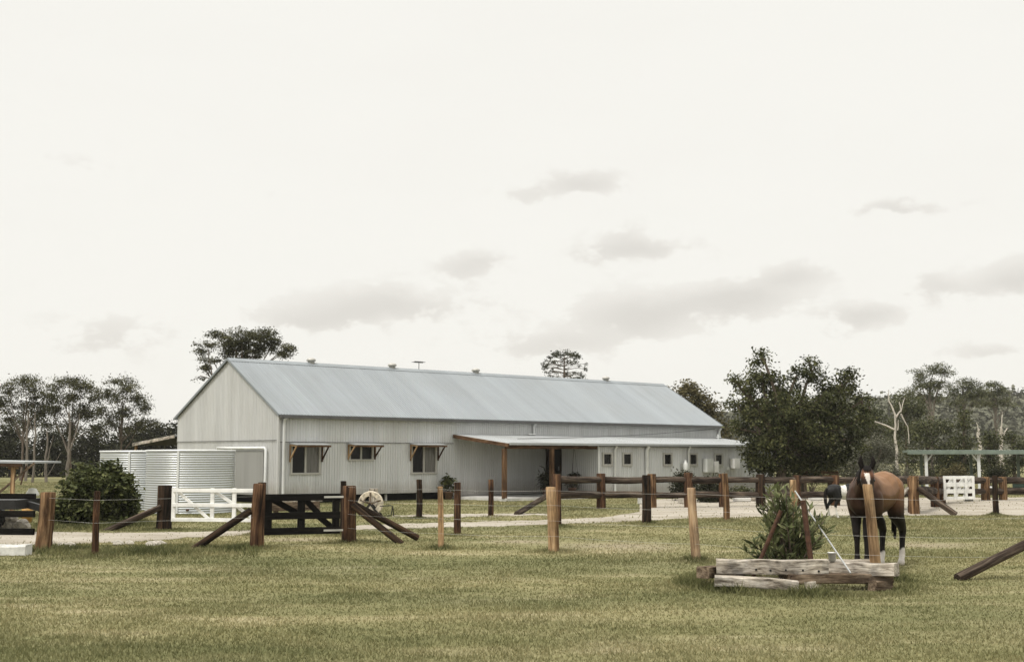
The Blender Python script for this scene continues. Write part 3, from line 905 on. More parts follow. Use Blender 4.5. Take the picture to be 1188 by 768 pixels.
# ================================================================== TANKS
def tank(px_c, Yc, rad, ytop, label):
    c = gx(px_c, Yc); H = at(px_c, ytop, Yc - rad).z
    t = thing('water_tank', label, 'water tank', c, 0, 'corrugated rainwater tanks')
    prof = []; pitch = 0.066; n = int(H / pitch)
    for i in range(n * 6 + 1):
        z = H * i / (n * 6)
        prof.append((rad + 0.0065 * math.sin(2 * math.pi * i / 6), z))
    b = MB(); b.lathe(prof, 72); b.build('tank_wall', M['galv'], t)
    b = MB(); b.lathe([(rad + 0.03, H - 0.02), (rad + 0.03, H + 0.015), (rad, H + 0.02), (rad * 0.3, H + 0.03), (0.0, H + 0.032)], 48); b.build('lid', M['trim'], t)
    for an in (R(-91), R(20), R(150)):
        b = MB(); x, y = math.cos(an), math.sin(an)
        b.bar((x * (rad + 0.018), y * (rad + 0.018), 0.02), (x * (rad + 0.018), y * (rad + 0.018), H - 0.02), 0.06, 0.012, up=(-y, x, 0))
        b.build('seam_strip', M['trim'], t)
    b = MB(); b.tube([(0.3, -rad - 0.0, 0.12), (0.3, -rad - 0.16, 0.12)], 0.03, 8); b.build('outlet', M['rust'], t)
    return t
tank(221.5, 35.6, 49.5 * 35.6 / F, 522.3, 'shiny corrugated steel water tank nearer the house, in front of the gable wall')
tank(166, 38.0, 47 * 38.0 / F, 523.3, 'corrugated steel water tank half hidden behind the other tank and the round bush')

# ================================================================== POSTS
def post(px, py0, py1, wpx, mat, label, lean=0.0, group='wire fence posts', name='fence_post', top=None, sides=9, Y=None, rough=0.08, taper=0.94, loc_only=False):
    p = gnd(px, py1) if Y is None else gx(px, Y)
    if Y is not None: p = gx(px, Y)
    H = at(px, py0, p.y).z
    r = wpx * p.y / F / 2
    b = MB()
    n = 7
    bow = random.uniform(-0.015, 0.015)
    pts = [Vector((lean * t + bow * math.sin(t * 3.14), random.uniform(-.004, .004), -0.05 + (H + 0.05) * t)) for t in np.linspace(0, 1, n)]
    pts.append(pts[-1] + Vector((0, 0, 0.012)))
    rd = [r * (1.06 + (taper - 1.06) * t) for t in np.linspace(0, 1, n)] + [r * taper * 0.86]
    b.tube(pts, rd, sides, True, 0, sides > 6, rough)
    o = b.build(name, M[mat], None, p)
    if label: tag(o, label, 'fence post', group)
    return o, p, H, r

def brace(parent, base, px0, py0, px1, py1, Y0, Y1, w, mat, name='brace', label=None):
    a = at(px0, py0, Y0) - base; c = at(px1, py1, Y1) - base
    b = MB(); b.tube([a, a.lerp(c, 0.5), c], [w / 2, w / 2, w / 2 * 1.04], 8, True, 0, True, 0.05)
    o = b.build(name, M[mat], parent)
    if label: o['label'] = label
    return o

P = {}
def dpost(key, *a, **k):
    P[key] = post(*a, **k)
    return P[key]

dpost('a', 50, 571.5, 640, 19, 'orange_wood', 'thick split orange-brown gatepost at the end of the black board gate, leftmost in view', 0.06, None, 'gatepost', sides=8, rough=0.12)
P['a'][0]['category'] = 'gatepost'
dpost('b', 110, 570.5, 646, 7.5, 'red_wood', 'slender reddish post standing alone in front of the round broad-leafed bush')
dpost('c', 190, 563.5, 614, 16, 'dark_wood', 'thick dark post with long brace at the left end of the white gate', 0, None, 'gatepost')
P['c'][0]['category'] = 'gatepost'
brace(P['c'][0], P['c'][1], 187, 588, 118, 618.5, P['c'][1].y - 0.12, P['c'][1].y - 0.45, 0.14, 'rail_wood')
dpost('d', 297.5, 561.5, 636, 16.5, 'red_wood', 'thick gatepost with orange left face and long brace, left of the black timber gate', 0.03, None, 'gatepost', rough=0.1)
P['d'][0]['category'] = 'gatepost'
brace(P['d'][0], P['d'][1], 291, 592, 224, 637.5, P['d'][1].y - 0.05, P['d'][1].y - 0.1, 0.13, 'dark_wood')
dpost('e', 305, 560, 0, 10, 'dark_wood', 'dark post between the white gate and the black gate, half hidden behind a thicker gatepost', 0, None, 'gatepost', Y=25.4)
P['e'][0]['category'] = 'gatepost'
dpost('f', 404.5, 564, 629, 15.5, 'red_wood', 'thick red-brown gatepost with two braces, right of the black timber gate', 0.0, None, 'gatepost', rough=0.1)
P['f'][0]['category'] = 'gatepost'
brace(P['f'][0], P['f'][1], 409, 586, 466, 631, P['f'][1].y - 0.12, P['f'][1].y - 0.3, 0.13, 'dark_wood')
brace(P['f'][0], P['f'][1], 409, 583.5, 485, 624, P['f'][1].y + 0.05, P['f'][1].y + 0.4, 0.12, 'dark_wood')
dpost('g', 399, 558.5, 0, 7.5, 'dark_wood', 'thin dark post rising just behind the gatepost with two braces', 0, None, 'gatepost', Y=25.2)
P['g'][0]['category'] = 'gatepost'
dpost('h', 486, 556.5, 601.5, 7.5, 'dark_wood', 'dark brown post on the grass in front of the third awning window')
dpost('i', 511.5, 565, 637, 8.5, 'tan_wood', 'pale tan square-sawn post close beside a red-brown one, left of the porch', -0.02, sides=4, rough=0.05)
dpost('j', 530.5, 560, 621, 8, 'red_wood', 'red-brown post standing next to the pale tan square post', 0)
dpost('k', 569.5, 556.5, 598.5, 6.5, 'red_wood', 'small dark red post on the grass in front of the porch floor', 0)
dpost('l', 642.5, 565.5, 640.5, 13, 'tan_wood', 'pale golden split post in the open lawn, in front of the porch door', -0.05, rough=0.1)
dpost('m', 648, 551, 611, 6.5, 'red_wood', 'slim red-brown post just behind the pale golden split post', 0)
dpost('n', 750, 551.5, 607.5, 10, 'dark_wood', 'nearly black post before the round-rail fence, between the porch and the pale split post', 0)
dpost('o', 808.5, 566.5, 651.5, 10.5, 'pale_wood', 'crooked pale grey split post in the lawn to the left of the sleeper planter', -0.07, rough=0.12)
dpost('p', 843, 549.5, 604.5, 7.5, 'orange_wood', 'bright orange-brown post at the edge of the gravel yard, left of the big tree trunk', -0.03)
dpost('q', 921, 557, 608, 8, 'tan_wood', 'pale-topped post half hidden behind the oleander in the planter', 0)
dpost('r', 1012.5, 562.5, 0, 12.3, 'tan_wood', 'tall golden post in front of the bay horse, rising behind the planter sleepers', -0.09, Y=16.95, rough=0.05, sides=7)
dpost('s', 1156, 552, 598.5, 7, 'dark_wood', 'dark post at the far edge of the lawn, right of the white lattice gate', 0)

# log brace running out of the frame at the right, with the post it props
pz = gnd(1222, 668)
t = thing('fence_post', 'stout post at the right edge of the lawn, propped by a long dark log brace', 'fence post', pz, 0, 'wire fence posts')
MB().tube([(0, 0, -0.05), (0, 0, 0.6), (0.0, 0, 1.2)], [0.1, 0.095, 0.09], 9, True, 0, True, 0.08).build('post', M['dark_wood'], t)
brace(t, pz, 1215, 619, 1111, 671, pz.y, gnd(1111, 673).y, 0.135, 'rail_wood')

# fence wires: four strands through the near line of posts
line = [P['f'][1] + Vector((0.0, -0.17, 0)), P['i'][1] + Vector((0, -0.08, 0)), P['l'][1] + Vector((0, -0.12, 0)), P['o'][1] + Vector((0, -0.1, 0)), gx(1013, 16.84), pz + Vector((0, -0.12, 0)), pz + Vector((2.6, -0.9, 0))]
for z, lab in ((1.05, 'topmost fence wire strung along the near row of posts'), (0.80, 'second fence wire from the top along the near row of posts'),
               (0.54, 'third fence wire from the top along the near row of posts'), (0.28, 'lowest fence wire strung along the near row of posts')):
    pts = []
    for a, c in zip(line, line[1:]):
        for k in range(6):
            q = a.lerp(c, k / 6); pts.append((q.x, q.y, z - 0.02 * math.sin(math.pi * k / 6)))
    pts.append((line[-1].x, line[-1].y, z))
    tag(MB().tube(pts, 0.0014, 5).build('fence_wire', M['wire']), lab, 'fence wire', 'fence wires')
line = [P['a'][1] + Vector((0.1, -0.1, 0)), P['b'][1] + Vector((0, -0.07, 0)), P['d'][1] + Vector((-0.05, -0.13, 0))]
for z, lab in ((0.92, 'upper of the two fence wires in front of the round bush'), (0.55, 'lower of the two fence wires in front of the round bush')):
    pts = [(q.x, q.y, z) for a, c in zip(line, line[1:]) for q in (a, a.lerp(c, .5))] + [(line[-1].x, line[-1].y, z)]
    tag(MB().tube(pts, 0.0016, 5).build('fence_wire', M['wire']), lab, 'fence wire', 'fence wires')

# ================================================================== GATES
def board(mb, root, p, q, w, d=0.035, bev=0.004, up=(0, 0, 1)):
    mb.bar(Vector(p), Vector(q), w, d, up=up, bev=bev)

def frame_gate(name, label, cat, px0, Y0, px1, Y1, ztop, zbot, mat, uprights, rails, diags, w=0.11, sq=0.045):
    a, c = gx(px0, Y0), gx(px1, Y1)
    dirv = (c - a); Lg = dirv.length
    t = thing(name, label, cat, a, math.atan2(dirv.y, dirv.x))
    for u in uprights:
        b = MB(); b.bar((u * Lg, 0, zbot - 0.02), (u * Lg, 0, ztop + 0.03), w, sq, up=(1, 0, 0), bev=0.004); b.build('upright', M[mat], t)
    for f in rails:
        z = zbot + f * (ztop - zbot)
        b = MB(); b.bar((0, -0.03, z), (Lg, -0.03, z), w * 0.95, 0.03, bev=0.004); b.build('rail', M[mat], t)
    for (u0, f0, u1, f1) in diags:
        b = MB(); b.bar((u0 * Lg, 0.036, zbot + f0 * (ztop - zbot)), (u1 * Lg, 0.036, zbot + f1 * (ztop - zbot)), w * 0.8, 0.028, bev=0.004); b.build('diagonal', M[mat], t)
    return t, Lg
zt = at(245, 567.5, 26.9).z; zb = at(245, 603.5, 26.9).z
frame_gate('paddock_gate', 'white painted timber gate with diagonal braces in front of the water tank', 'gate', 203, 26.9, 302, 26.6, zt, zb, 'white_paint',
           (0.0, 0.455, 0.71, 0.95), (0.03, 0.5, 0.97), ((0.04, 0.93, 0.42, 0.03), (0.47, 0.94, 0.70, 0.53), (0.73, 0.47, 0.94, 0.05)), 0.085)
zt = at(350, 575.5, 22.6).z; zb = at(350, 616.5, 22.6).z
gt, Lg = frame_gate('paddock_gate', 'black timber gate with cross boards between two thick gateposts', 'gate', 308, 22.4, 395, 22.9, zt, zb, 'black_wood',
           (0.05, 0.485, 0.95), (0.02, 0.45, 0.97), ((0.08, 0.95, 0.47, 0.48), (0.52, 0.95, 0.72, 0.5), (0.70, 0.45, 0.93, 0.05)), 0.135, 0.06)
for f in (0.02, 0.97):
    z = zb + f * (zt - zb)
    b = MB(); b.bar((Lg * 0.78, -0.055, z), (Lg * 1.04, -0.055, z), 0.035, 0.012); b.build('strap_hinge', M['wire'], gt)
# black board gate at the far left
a = gx(-70, 21.2); c = gx(43, 21.0); dv = c - a
t = thing('board_gate', 'black gate of wide horizontal boards hung on the leftmost gatepost', 'gate', a, math.atan2(dv.y, dv.x))
for y0, y1 in ((572.3, 578.5), (592, 599.5), (612.5, 620)):
    z1, z0 = at(20, y0, 21.1).z, at(20, y1, 21.1).z
    b = MB(); b.bar((0, 0, (z0+z1)/2), (dv.length, 0, (z0+z1)/2), z1 - z0, 0.05, bev=0.005); b.build('board', M['black_wood'], t)
for u in (0.1, 0.55):
    b = MB(); b.bar((u * dv.length, 0.05, 0.2), (u * dv.length, 0.05, 1.02), 0.12, 0.045, up=(1, 0, 0)); b.build('upright', M['black_wood'], t)

# ================================================================== ROUND-RAIL FENCES
def rail_fence(label, pts, posts_mat, rail_y, rr, group=None, base_rr=0.13, tops=None, braces=()):
    base = gx(pts[0][0], pts[0][1])
    t = thing('rail_fence', label, 'fence', base, 0, group)
    W3 = [gx(px, Y) - base for px, Y in pts]
    for i, (w, (px, Y)) in enumerate(zip(W3, pts)):
        H = at(px, tops[i] if tops else 549.5, Y).z
        b = MB(); r = base_rr * random.uniform(0.92, 1.1)
        b.tube([w + Vector((0, 0, -0.05)), w + Vector((random.uniform(-.02, .02), 0, H * 0.5)), w + Vector((0, 0, H - 0.015)), w + Vector((0, 0, H))], [r * 1.05, r, r * 0.97, r * 0.88], 9, True, 0, True, 0.08)
        b.build('post', M[posts_mat[i % len(posts_mat)]], t)
    for i in range(len(W3) - 1):
        for j, py in enumerate(rail_y):
            za, zc = at(pts[i][0], py, pts[i][1]).z, at(pts[i+1][0], py, pts[i+1][1]).z
            a, c = W3[i].copy(), W3[i+1].copy(); a.z, c.z = za, zc
            d = (c - a).normalized(); k = rr * random.uniform(0.9, 1.08)
            m_ = a.lerp(c, 0.5) + Vector((0, 0, random.uniform(-.03, .02)))
            b = MB(); b.tube([a - d * 0.05, m_, c + d * 0.05], [k, k * 0.95, k * 0.9], 9, True, 0, True, 0.06)
            b.build('rail', M['rail_wood'], t)
    return t, base
fpts = [(645, 36.5), (697, 38.0), (756, 38.6), (798, 38.8), (838, 39.0), (882, 39.4), (924, 39.8), (968, 40.2), (1012, 40.6)]
ft, fb = rail_fence('long post and round-rail fence across the yard, between the porch and the bay horse', fpts,
    ['red_wood', 'red_wood', 'orange_wood', 'red_wood', 'red_wood', 'dark_wood', 'red_wood', 'red_wood', 'dark_wood'], (556.5, 574), 0.112, None, 0.14,
    [550, 549, 549.5, 548, 549.5, 550, 551, 551, 552])
brace(ft, fb, 640, 572, 599, 596.5, 36.3, gnd(599, 597).y, 0.16, 'rail_wood')
fpts = [(1059, 34.4), (1083, 39.0), (1090, 42.0), (1122, 44.0), (1141.5, 44.6), (1162, 45.0), (1206, 45.8)]
ft, fb = rail_fence('short round-rail fence with one thick orange corner post, in front of the green-roofed shelter', fpts,
    ['orange_wood', 'red_wood', 'red_wood', 'dark_wood', 'orange_wood', 'orange_wood', 'red_wood'], (557, 569.5), 0.125, None, 0.15, [552, 553, 553, 553, 553, 553, 553])
brace(ft, fb, 1065, 566, 1109, 597, 34.3, gnd(1109, 597.5).y, 0.16, 'rail_wood')
brace(ft, fb, 1053, 566, 1036, 589, 34.4, 34.0, 0.10, 'grey_wood')
fpts = [(1012, 40.6), (1037, 37.8), (1057, 35.2)]
rail_fence('end bay of the round-rail fence showing just behind the bay horse', fpts, ['dark_wood', 'dark_wood', 'red_wood'], (556.5, 572), 0.12, None, 0.13, [552, 552.5, 554])

# white lattice gate on the right fence
Yg = 42.0
a = gx(1086.5, Yg); c = gx(1119.5, Yg + 0.4); dv = c - a; Lg = dv.length
t = thing('lattice_gate', 'small white gate panel with three rows of cut-outs, hung on the round-rail fence', 'gate', a + Vector((0, -0.6, 0)), math.atan2(dv.y, dv.x))
z1, z0 = at(1100, 553.5, Yg).z, at(1100, 577, Yg).z
b = MB()
for f, h in ((0.0, 0.10), (0.33, 0.14), (0.66, 0.14), (1.0, 0.11)):
    z = z0 + (z1 - z0) * f
    b.bar((0, 0, z), (Lg, 0, z), h, 0.03)
b.build('rail', M['white_paint'], t)
for u in (0.0, 0.36, 0.75, 1.0):
    b = MB(); b.bar((u * Lg, -0.035, z0 - 0.05), (u * Lg, -0.035, z1 + 0.05), 0.09, 0.03, up=(1, 0, 0)); b.build('upright', M['white_paint'], t)
for u0, u1 in ((0.03, 0.36), (0.40, 0.75), (0.70, 1.0)):
    b = MB(); b.bar((u0 * Lg, 0.035, z0), (u1 * Lg, 0.035, z1), 0.10, 0.028); b.build('diagonal', M['white_paint'], t)
    b = MB(); b.bar((u0 * Lg, 0.066, z0 + (z1-z0)*0.35), (u1 * Lg, 0.066, z0 + (z1-z0)*0.98), 0.09, 0.028); b.build('diagonal', M['white_paint'], t)

# ================================================================== PLANTER of old sleepers
def sleeper(label, pa, pb, h, d, mat, jit=0.010, rusticity=0.010, name='timber_sleeper', group='old sleepers ringing the planter'):
    """pa, pb: world ends of the centre line"""
    pa, pb = Vector(pa), Vector(pb)
    base = pa.lerp(pb, 0.5); 
    b = MB(); b.bar(pa - base, pb - base, h, d, bev=rusticity, jit=jit)
    o = b.build(name, M[mat], None, base)
    return tag(o, label, 'timber sleeper', group)
q = lambda px, py, Y: at(px, py, Y)
s1 = sleeper('long silvery sleeper with a row of bolt holes, front top of the planter', q(831, 657, 15.25), q(960.5, 657.5, 15.05), 0.172, 0.2, 'grey_wood')
dirv = (q(960.5, 657.5, 15.05) - q(831, 657, 15.25)).normalized(); nrm = Vector((dirv.y, -dirv.x, 0))
for px, py in ((877, 660), (893.5, 660.8), (911, 660.4), (930.5, 660.6), (948.5, 661.5)):
    c = q(px, py, 15.12) - s1.location
    k = c.dot(dirv); c = dirv * k + nrm * 0.1 + Vector((0, 0, c.z))
    b = MB(); b.tube([c - nrm * 0.02, c + nrm * 0.008], 0.014, 8); b.build('bolt_hole', M['dark'], s1)
sleeper('pale grey sleeper angled on top at the right end of the planter', q(955, 657, 15.5), q(1040.5, 661, 14.95), 0.15, 0.19, 'grey_wood')
sleeper('low pale sleeper lying in the grass at the front left of the planter', q(829, 672.5, 14.95), q(926, 679, 14.8), 0.12, 0.2, 'grey_wood')
sleeper('dark brown sleeper under the right-hand top sleeper of the planter', q(915, 671.5, 15.0), q(1033, 669, 15.15), 0.12, 0.18, 'brown_sleeper')
sleeper('round-ended brown sleeper poking out at the left side of the planter', q(815, 663, 15.1), q(868, 659, 17.0), 0.14, 0.16, 'brown_sleeper')
sleeper('brown sleeper closing the right side of the planter', q(1012, 668, 15.3), q(1004, 657, 17.1), 0.15, 0.18, 'brown_sleeper')
sleeper('grey sleeper along the back of the planter behind the oleander', q(850, 657, 17.0), q(1012, 656, 17.05), 0.16, 0.18, 'grey_wood')
sleeper('short pale sleeper stub under the middle of the planter front', q(937, 678.5, 14.9), q(951, 675.5, 15.1), 0.09, 0.1, 'grey_wood')
sleeper('short brown sleeper stub under the right end of the planter', q(1012, 679, 14.9), q(1031, 678, 15.1), 0.12, 0.13, 'brown_sleeper')
# soil inside
c4 = [gnd(838, 677), gnd(1022, 677), gnd(1000, 655), gnd(858, 655)]
b = MB(); b.add([(p.x, p.y, 0.012) for p in c4], [(0, 1, 2, 3)])
soil = plain('planter soil', (0.05, 0.036, 0.024), 0.95, 0, 0.3, 8, 0.1)
tag(b.build('planter_soil', soil), kind='structure')
# stakes, pipe, cup
def stick(name, label, cat, p0, p1, r, mat, group=None, n=7):
    p0, p1 = Vector(p0), Vector(p1)
    b = MB(); b.tube([(0, 0, 0), (p1 - p0) * 0.5, p1 - p0], r, n, True, 0, True, 0.05)
    return tag(b.build(name, M[mat], None, p0), label, cat, group)
stick('star_picket', 'rusty stake leaning right into the left side of the oleander', 'stake', q(872, 653, 15.4) - Vector((0, 0, 0.2)), q(906, 592, 15.35), 0.027, 'rust', 'rusty stakes round the oleander')
stick('star_picket', 'rusty stake leaning left at the right side of the oleander', 'stake', q(943.5, 652, 15.35) - Vector((0, 0, 0.25)), q(931.5, 580, 15.4), 0.034, 'rust', 'rusty stakes round the oleander')
stick('white_pipe', 'white plastic pipe leaning through the oleander down to the front sleepers', 'pipe', q(987, 664.5, 14.78), q(922.5, 569.5, 16.8), 0.0105, 'pvc')
cp = q(965.5, 650.5, 15.36)
b = MB(); b.lathe([(0.0, 0), (0.042, 0), (0.052, 0.1), (0.056, 0.1), (0.056, 0.108), (0.048, 0.108), (0.04, 0.012), (0, 0.012)], 16)
tag(b.build('plastic_tub', M['white_plastic'], None, cp), 'small white plastic tub standing on the back of the planter sleepers', 'tub')
# oleander: long narrow leaves round several stems
def oleander(name, label, cat, px, Y, stems, nleaf, leaf, mat, asp=0.17):
    base = gx(px, Y); t = thing(name, label, cat, base)
    sm = MB(); cen, dr = [], []
    for (sx, sy, r) in stems:
        tip = at(sx, sy, Y + random.uniform(-r, r)) - base
        root = Vector((random.uniform(-.12, .12), random.uniform(-.12, .12), 0))
        mid = root.lerp(tip, 0.55) + Vector((0, 0, 0.08 * tip.length))
        sm.tube([root, root.lerp(mid, .6), mid, tip], [0.014, 0.012, 0.009, 0.005], 6)
        for _ in range(nleaf):
            u = rng.uniform(0.22, 1.02) ** 0.8
            p = root.lerp(mid, min(1, u * 2)) if u < 0.5 else mid.lerp(tip, (u - 0.5) * 2)
            a = rng.uniform(0, 6.28)
            ax = (tip - mid).normalized()
            d = Vector((math.cos(a), math.sin(a), 0)) * 0.75 + (ax * 0.6 + Vector((0, 0, 0.4))) * rng.uniform(0.3, 1.3)
            cen.append(tuple(p + Vector(rng.normal(size=3) * 0.012))); dr.append(tuple(d.normalized()))
    sm.build('stems', M['bark'], t)
    raw_mesh('foliage', leaf_quads(np.array(cen), leaf, asp, 0.0, np.array(dr)), 4, M[mat], t)
    return t
random.seed(21)
st = []
for sx, sy in ((893, 570), (902, 566), (912, 573), (897, 580), (886, 582), (920, 582), (907, 588), (890, 600), (900, 607), (915, 600), (926, 596), (941, 604), (950, 598), (957, 603), (962, 615), (952, 622), (944, 630), (935, 618), (910, 622),
               (897, 628), (888, 625), (924, 632), (905, 640), (918, 643), (932, 640), (871, 628), (866, 640), (878, 643), (890, 640), (884, 592), (908, 577), (903, 597), (928, 610), (913, 611), (898, 618), (922, 622), (938, 590), (895, 586),
               (900, 574), (911, 582), (893, 610), (906, 630), (917, 590), (929, 628)):
    st.append((sx, sy, 0.45))
oleander('oleander', 'leafy oleander shrub growing inside the ring of old sleepers', 'shrub', 912, 15.9, st, 38, 0.15, 'oleander_leaf', 0.22)

# ================================================================== HORSES
def capsules_to_mesh(name, chains, voxel, smooth_it):
    bm = bmesh.new()
    for ch in chains:
        for (p0, p1) in zip(ch, ch[1:]):
            a, c = Vector(p0[:3]), Vector(p1[:3])
            n = max(2, int((c - a).length / (min(p0[3], p1[3]) * 0.16)) + 1)
            for i in range(n):
                t = i / (n - 1) if n > 1 else 0
                p = a.lerp(c, t); r = p0[3] + (p1[3] - p0[3]) * t
                ky = (p0[4] if len(p0) > 4 else 1.0) * (1 - t) + (p1[4] if len(p1) > 4 else 1.0) * t
                kz = (p0[5] if len(p0) > 5 else 1.0) * (1 - t) + (p1[5] if len(p1) > 5 else 1.0) * t
                mtx = Matrix.Translation(p) @ Matrix.Diagonal((r, r * ky, r * kz, 1))
                bmesh.ops.create_icosphere(bm, subdivisions=2, radius=1, matrix=mtx)
    me = bpy.data.meshes.new(name + '_raw'); bm.to_mesh(me); bm.free()
    o = bpy.data.objects.new(name + '_raw', me); COL.objects.link(o)
    m = o.modifiers.new('r', 'REMESH'); m.mode = 'VOXEL'; m.voxel_size = voxel
    s = o.modifiers.new('s', 'SMOOTH'); s.factor = 0.6; s.iterations = smooth_it
    dg = bpy.context.evaluated_depsgraph_get()
    out = bpy.data.meshes.new_from_object(o.evaluated_get(dg))
    bpy.data.objects.remove(o); bpy.data.meshes.remove(me)
    out.name = name
    for p in out.polygons: p.use_smooth = True
    return out

def horse(name, label, loc_, heading, k, coat_fn, neck, headp, legs_f, legs_h, tail=True, voxel=0.015, down=False):
    """neck/headp: chains in the horse's own frame (x forward, y left); k scales everything"""
    t = thing(name, label, 'horse', loc_, heading)
    t.scale = (k, k, k)
    ch = []
    ch.append([(0.44, 0, 1.03, 0.235, 0.95, 1.22), (0.30, 0, 1.08, 0.265, 0.98, 1.22), (0.05, 0, 1.05, 0.272, 1.03, 1.12), (-0.22, 0, 1.07, 0.268, 1.04, 1.08), (-0.42, 0, 1.14, 0.265, 1.0, 1.02), (-0.60, 0, 1.14, 0.255, 1.02, 1.08), (-0.74, 0, 1.09, 0.19, 1.0, 1.15)])
    ch.append([(0.36, 0, 1.28, 0.13, 0.7, 1.0), (0.20, 0, 1.33, 0.11, 0.75, 1.0), (0.02, 0, 1.28, 0.10, 0.9, 1.0)])
    ch.append(neck); ch += headp
    for y, fx, dz in legs_f:
        s = 1 if y > 0 else -1
        ch.append([(0.38, s * 0.15, 1.02, 0.16, 0.75, 1.1), (0.34, s * 0.15, 0.84, 0.105), (0.37 + fx * .4, y * 1.15, 0.70, 0.074), (0.40 + fx * .8, y * 1.05, 0.50, 0.058), (0.40 + fx * .9, y, 0.43, 0.046), (0.41 + fx, y, 0.24, 0.038), (0.415 + fx, y, 0.15, 0.047), (0.45 + fx, y, 0.085, 0.042), (0.47 + fx, y, 0.04, 0.056)])
    for y, fx, dz in legs_h:
        s = 1 if y > 0 else -1
        ch.append([(-0.58, s * 0.13, 1.12, 0.20, 0.8, 1.15), (-0.53, s * 0.16, 0.92, 0.18, 0.75, 1.1), (-0.50 + fx * .3, s * 0.17, 0.78, 0.125), (-0.62 + fx * .6, y * 1.05, 0.62, 0.078), (-0.71 + fx, y, 0.52, 0.062), (-0.69 + fx, y, 0.42, 0.048), (-0.66 + fx, y, 0.25, 0.042), (-0.65 + fx, y, 0.155, 0.049), (-0.61 + fx, y, 0.09, 0.044), (-0.59 + fx, y, 0.04, 0.058)])
    me = capsules_to_mesh('body', ch, voxel, 5)
    me.materials.append(M['coat'])
    ca = me.color_attributes.new('coat', 'FLOAT_COLOR', 'POINT')
    for i, v in enumerate(me.vertices):
        c = coat_fn(v.co); ca.data[i].color = (c[0], c[1], c[2], 1)
    link('body', me, t)
    return t

def lerp3(a, c, t):
    t = max(0.0, min(1.0, t)); return tuple(a[i] + (c[i] - a[i]) * t for i in range(3))
def sstep(a, c, x):
    t = max(0.0, min(1.0, (x - a) / (c - a))); return t * t * (3 - 2 * t)

# bay horse: chest and lowered head towards us, quarters to the right
HYAW = R(20); PB = Vector((0.72, 0.10, 1.24))
def hd(x, y, z):     # head frame: yawed about the front of the neck
    v = Vector((x, y, z)) - Vector((0.80, 0.0, 0))
    c, s = math.cos(HYAW), math.sin(HYAW)
    return (0.80 + v.x * c - v.y * s, 0.19 + v.x * s + v.y * c, z)
neck = [(0.42, 0.0, 1.12, 0.22, 0.72, 1.2), (0.58, 0.06, 1.20, 0.185, 0.66, 1.15), (0.74, 0.13, 1.29, 0.145, 0.66, 1.1), hd(0.88, 0, 1.37) + (0.115, 0.75, 1.05)]
hp = [[hd(0.90, 0, 1.40) + (0.105, 0.85), hd(0.975, 0, 1.33) + (0.11, 0.92), hd(1.02, 0, 1.20) + (0.088, 0.88), hd(1.055, 0, 1.06) + (0.068, 0.88), hd(1.07, 0, 0.965) + (0.062, 0.98), hd(1.06, 0, 0.93) + (0.055, 1.0)],
      [hd(0.88, 0, 1.26) + (0.105, 0.72), hd(0.94, 0, 1.15) + (0.08, 0.7), hd(1.02, 0, 0.99) + (0.05, 0.8)]]
B_BODY, B_LIT_GOLD, B_DARK, B_WHITE = (0.070, 0.034, 0.018), (0.205, 0.108, 0.052), (0.010, 0.008, 0.007), (0.62, 0.58, 0.54)
fwd = (math.cos(HYAW), math.sin(HYAW))
def bay(co):
    x, y, z = co
    c = lerp3(B_BODY, B_LIT_GOLD, sstep(0.82, 1.22, z) * sstep(0.5, 0.1, x))  # golden lit back painted into the upper coat
    c = lerp3(c, (0.15, 0.075, 0.036), sstep(-0.45, -0.8, x) * 0.7)
    c = lerp3(c, B_DARK, sstep(0.92, 0.70, z))                 # black points
    c = lerp3(c, B_DARK, sstep(0.22, 0.55, x) * 0.6 * sstep(1.42, 1.0, z))
    h = Vector((x, y, z)) - Vector((0.80, 0.19, 0)); hx = h.x * fwd[0] + h.y * fwd[1]; hy = -h.x * fwd[1] + h.y * fwd[0]
    if x > 0.72 and hx > 0.0:
        c = lerp3((0.022, 0.014, 0.010), (0.12, 0.052, 0.027), sstep(1.30, 1.38, z) * sstep(0.12, 0.2, hx))
        c = lerp3(c, B_DARK, sstep(1.15, 1.0, z))
        w = 0.017 + 0.018 * sstep(1.27, 1.36, z)
        off = hy + 0.012 * math.sin(z * 14)
        if hx > 0.15 and 1.12 < z < 1.40 and abs(off) < w: c = B_WHITE
    if x < -0.3:
        lim = 0.24 if y > 0 else 0.2
        c = lerp3(c, B_WHITE, sstep(lim + 0.012, lim - 0.012, z + 0.02 * math.sin(y * 60 + x * 40)))
    if z < 0.055 and x > -0.3: c = (0.03, 0.026, 0.022)
    return c
HH = math.atan2(-0.82, -0.57)
HL = Vector((5.36, 18.08, 0))
hs = horse('bay_horse', 'bay horse with white blaze and white hind socks facing over the wire fence', HL, HH, 1.0, bay, neck, hp,
           [(0.03, 0.02, 0), (-0.12, 0.0, 0)], [(0.19, -0.05, 0), (-0.09, 0.02, 0)])
b = MB()
for s in (-1, 1):
    e = MB()
    p0 = Vector(hd(0.885, s * 0.062, 1.46)); p1 = Vector(hd(0.90, s * 0.088, 1.55)); p2 = Vector(hd(0.905, s * 0.078, 1.645))
    e.tube([p0, p1, p1.lerp(p2, 0.55), p2], [0.033, 0.038, 0.026, 0.004], 8); e.build('ear', M['hair'], hs)
    e = MB(); e.sphere(hd(1.005, s * 0.088, 1.30), (0.022, 0.016, 0.02)); e.build('eye', M['eye'], hs)
    e = MB(); e.sphere(hd(1.122, s * 0.032, 0.965), (0.012, 0.012, 0.016)); e.build('nostril', M['eye'], hs)
m = MB()   # mane: locks down the right of the crest, forelock
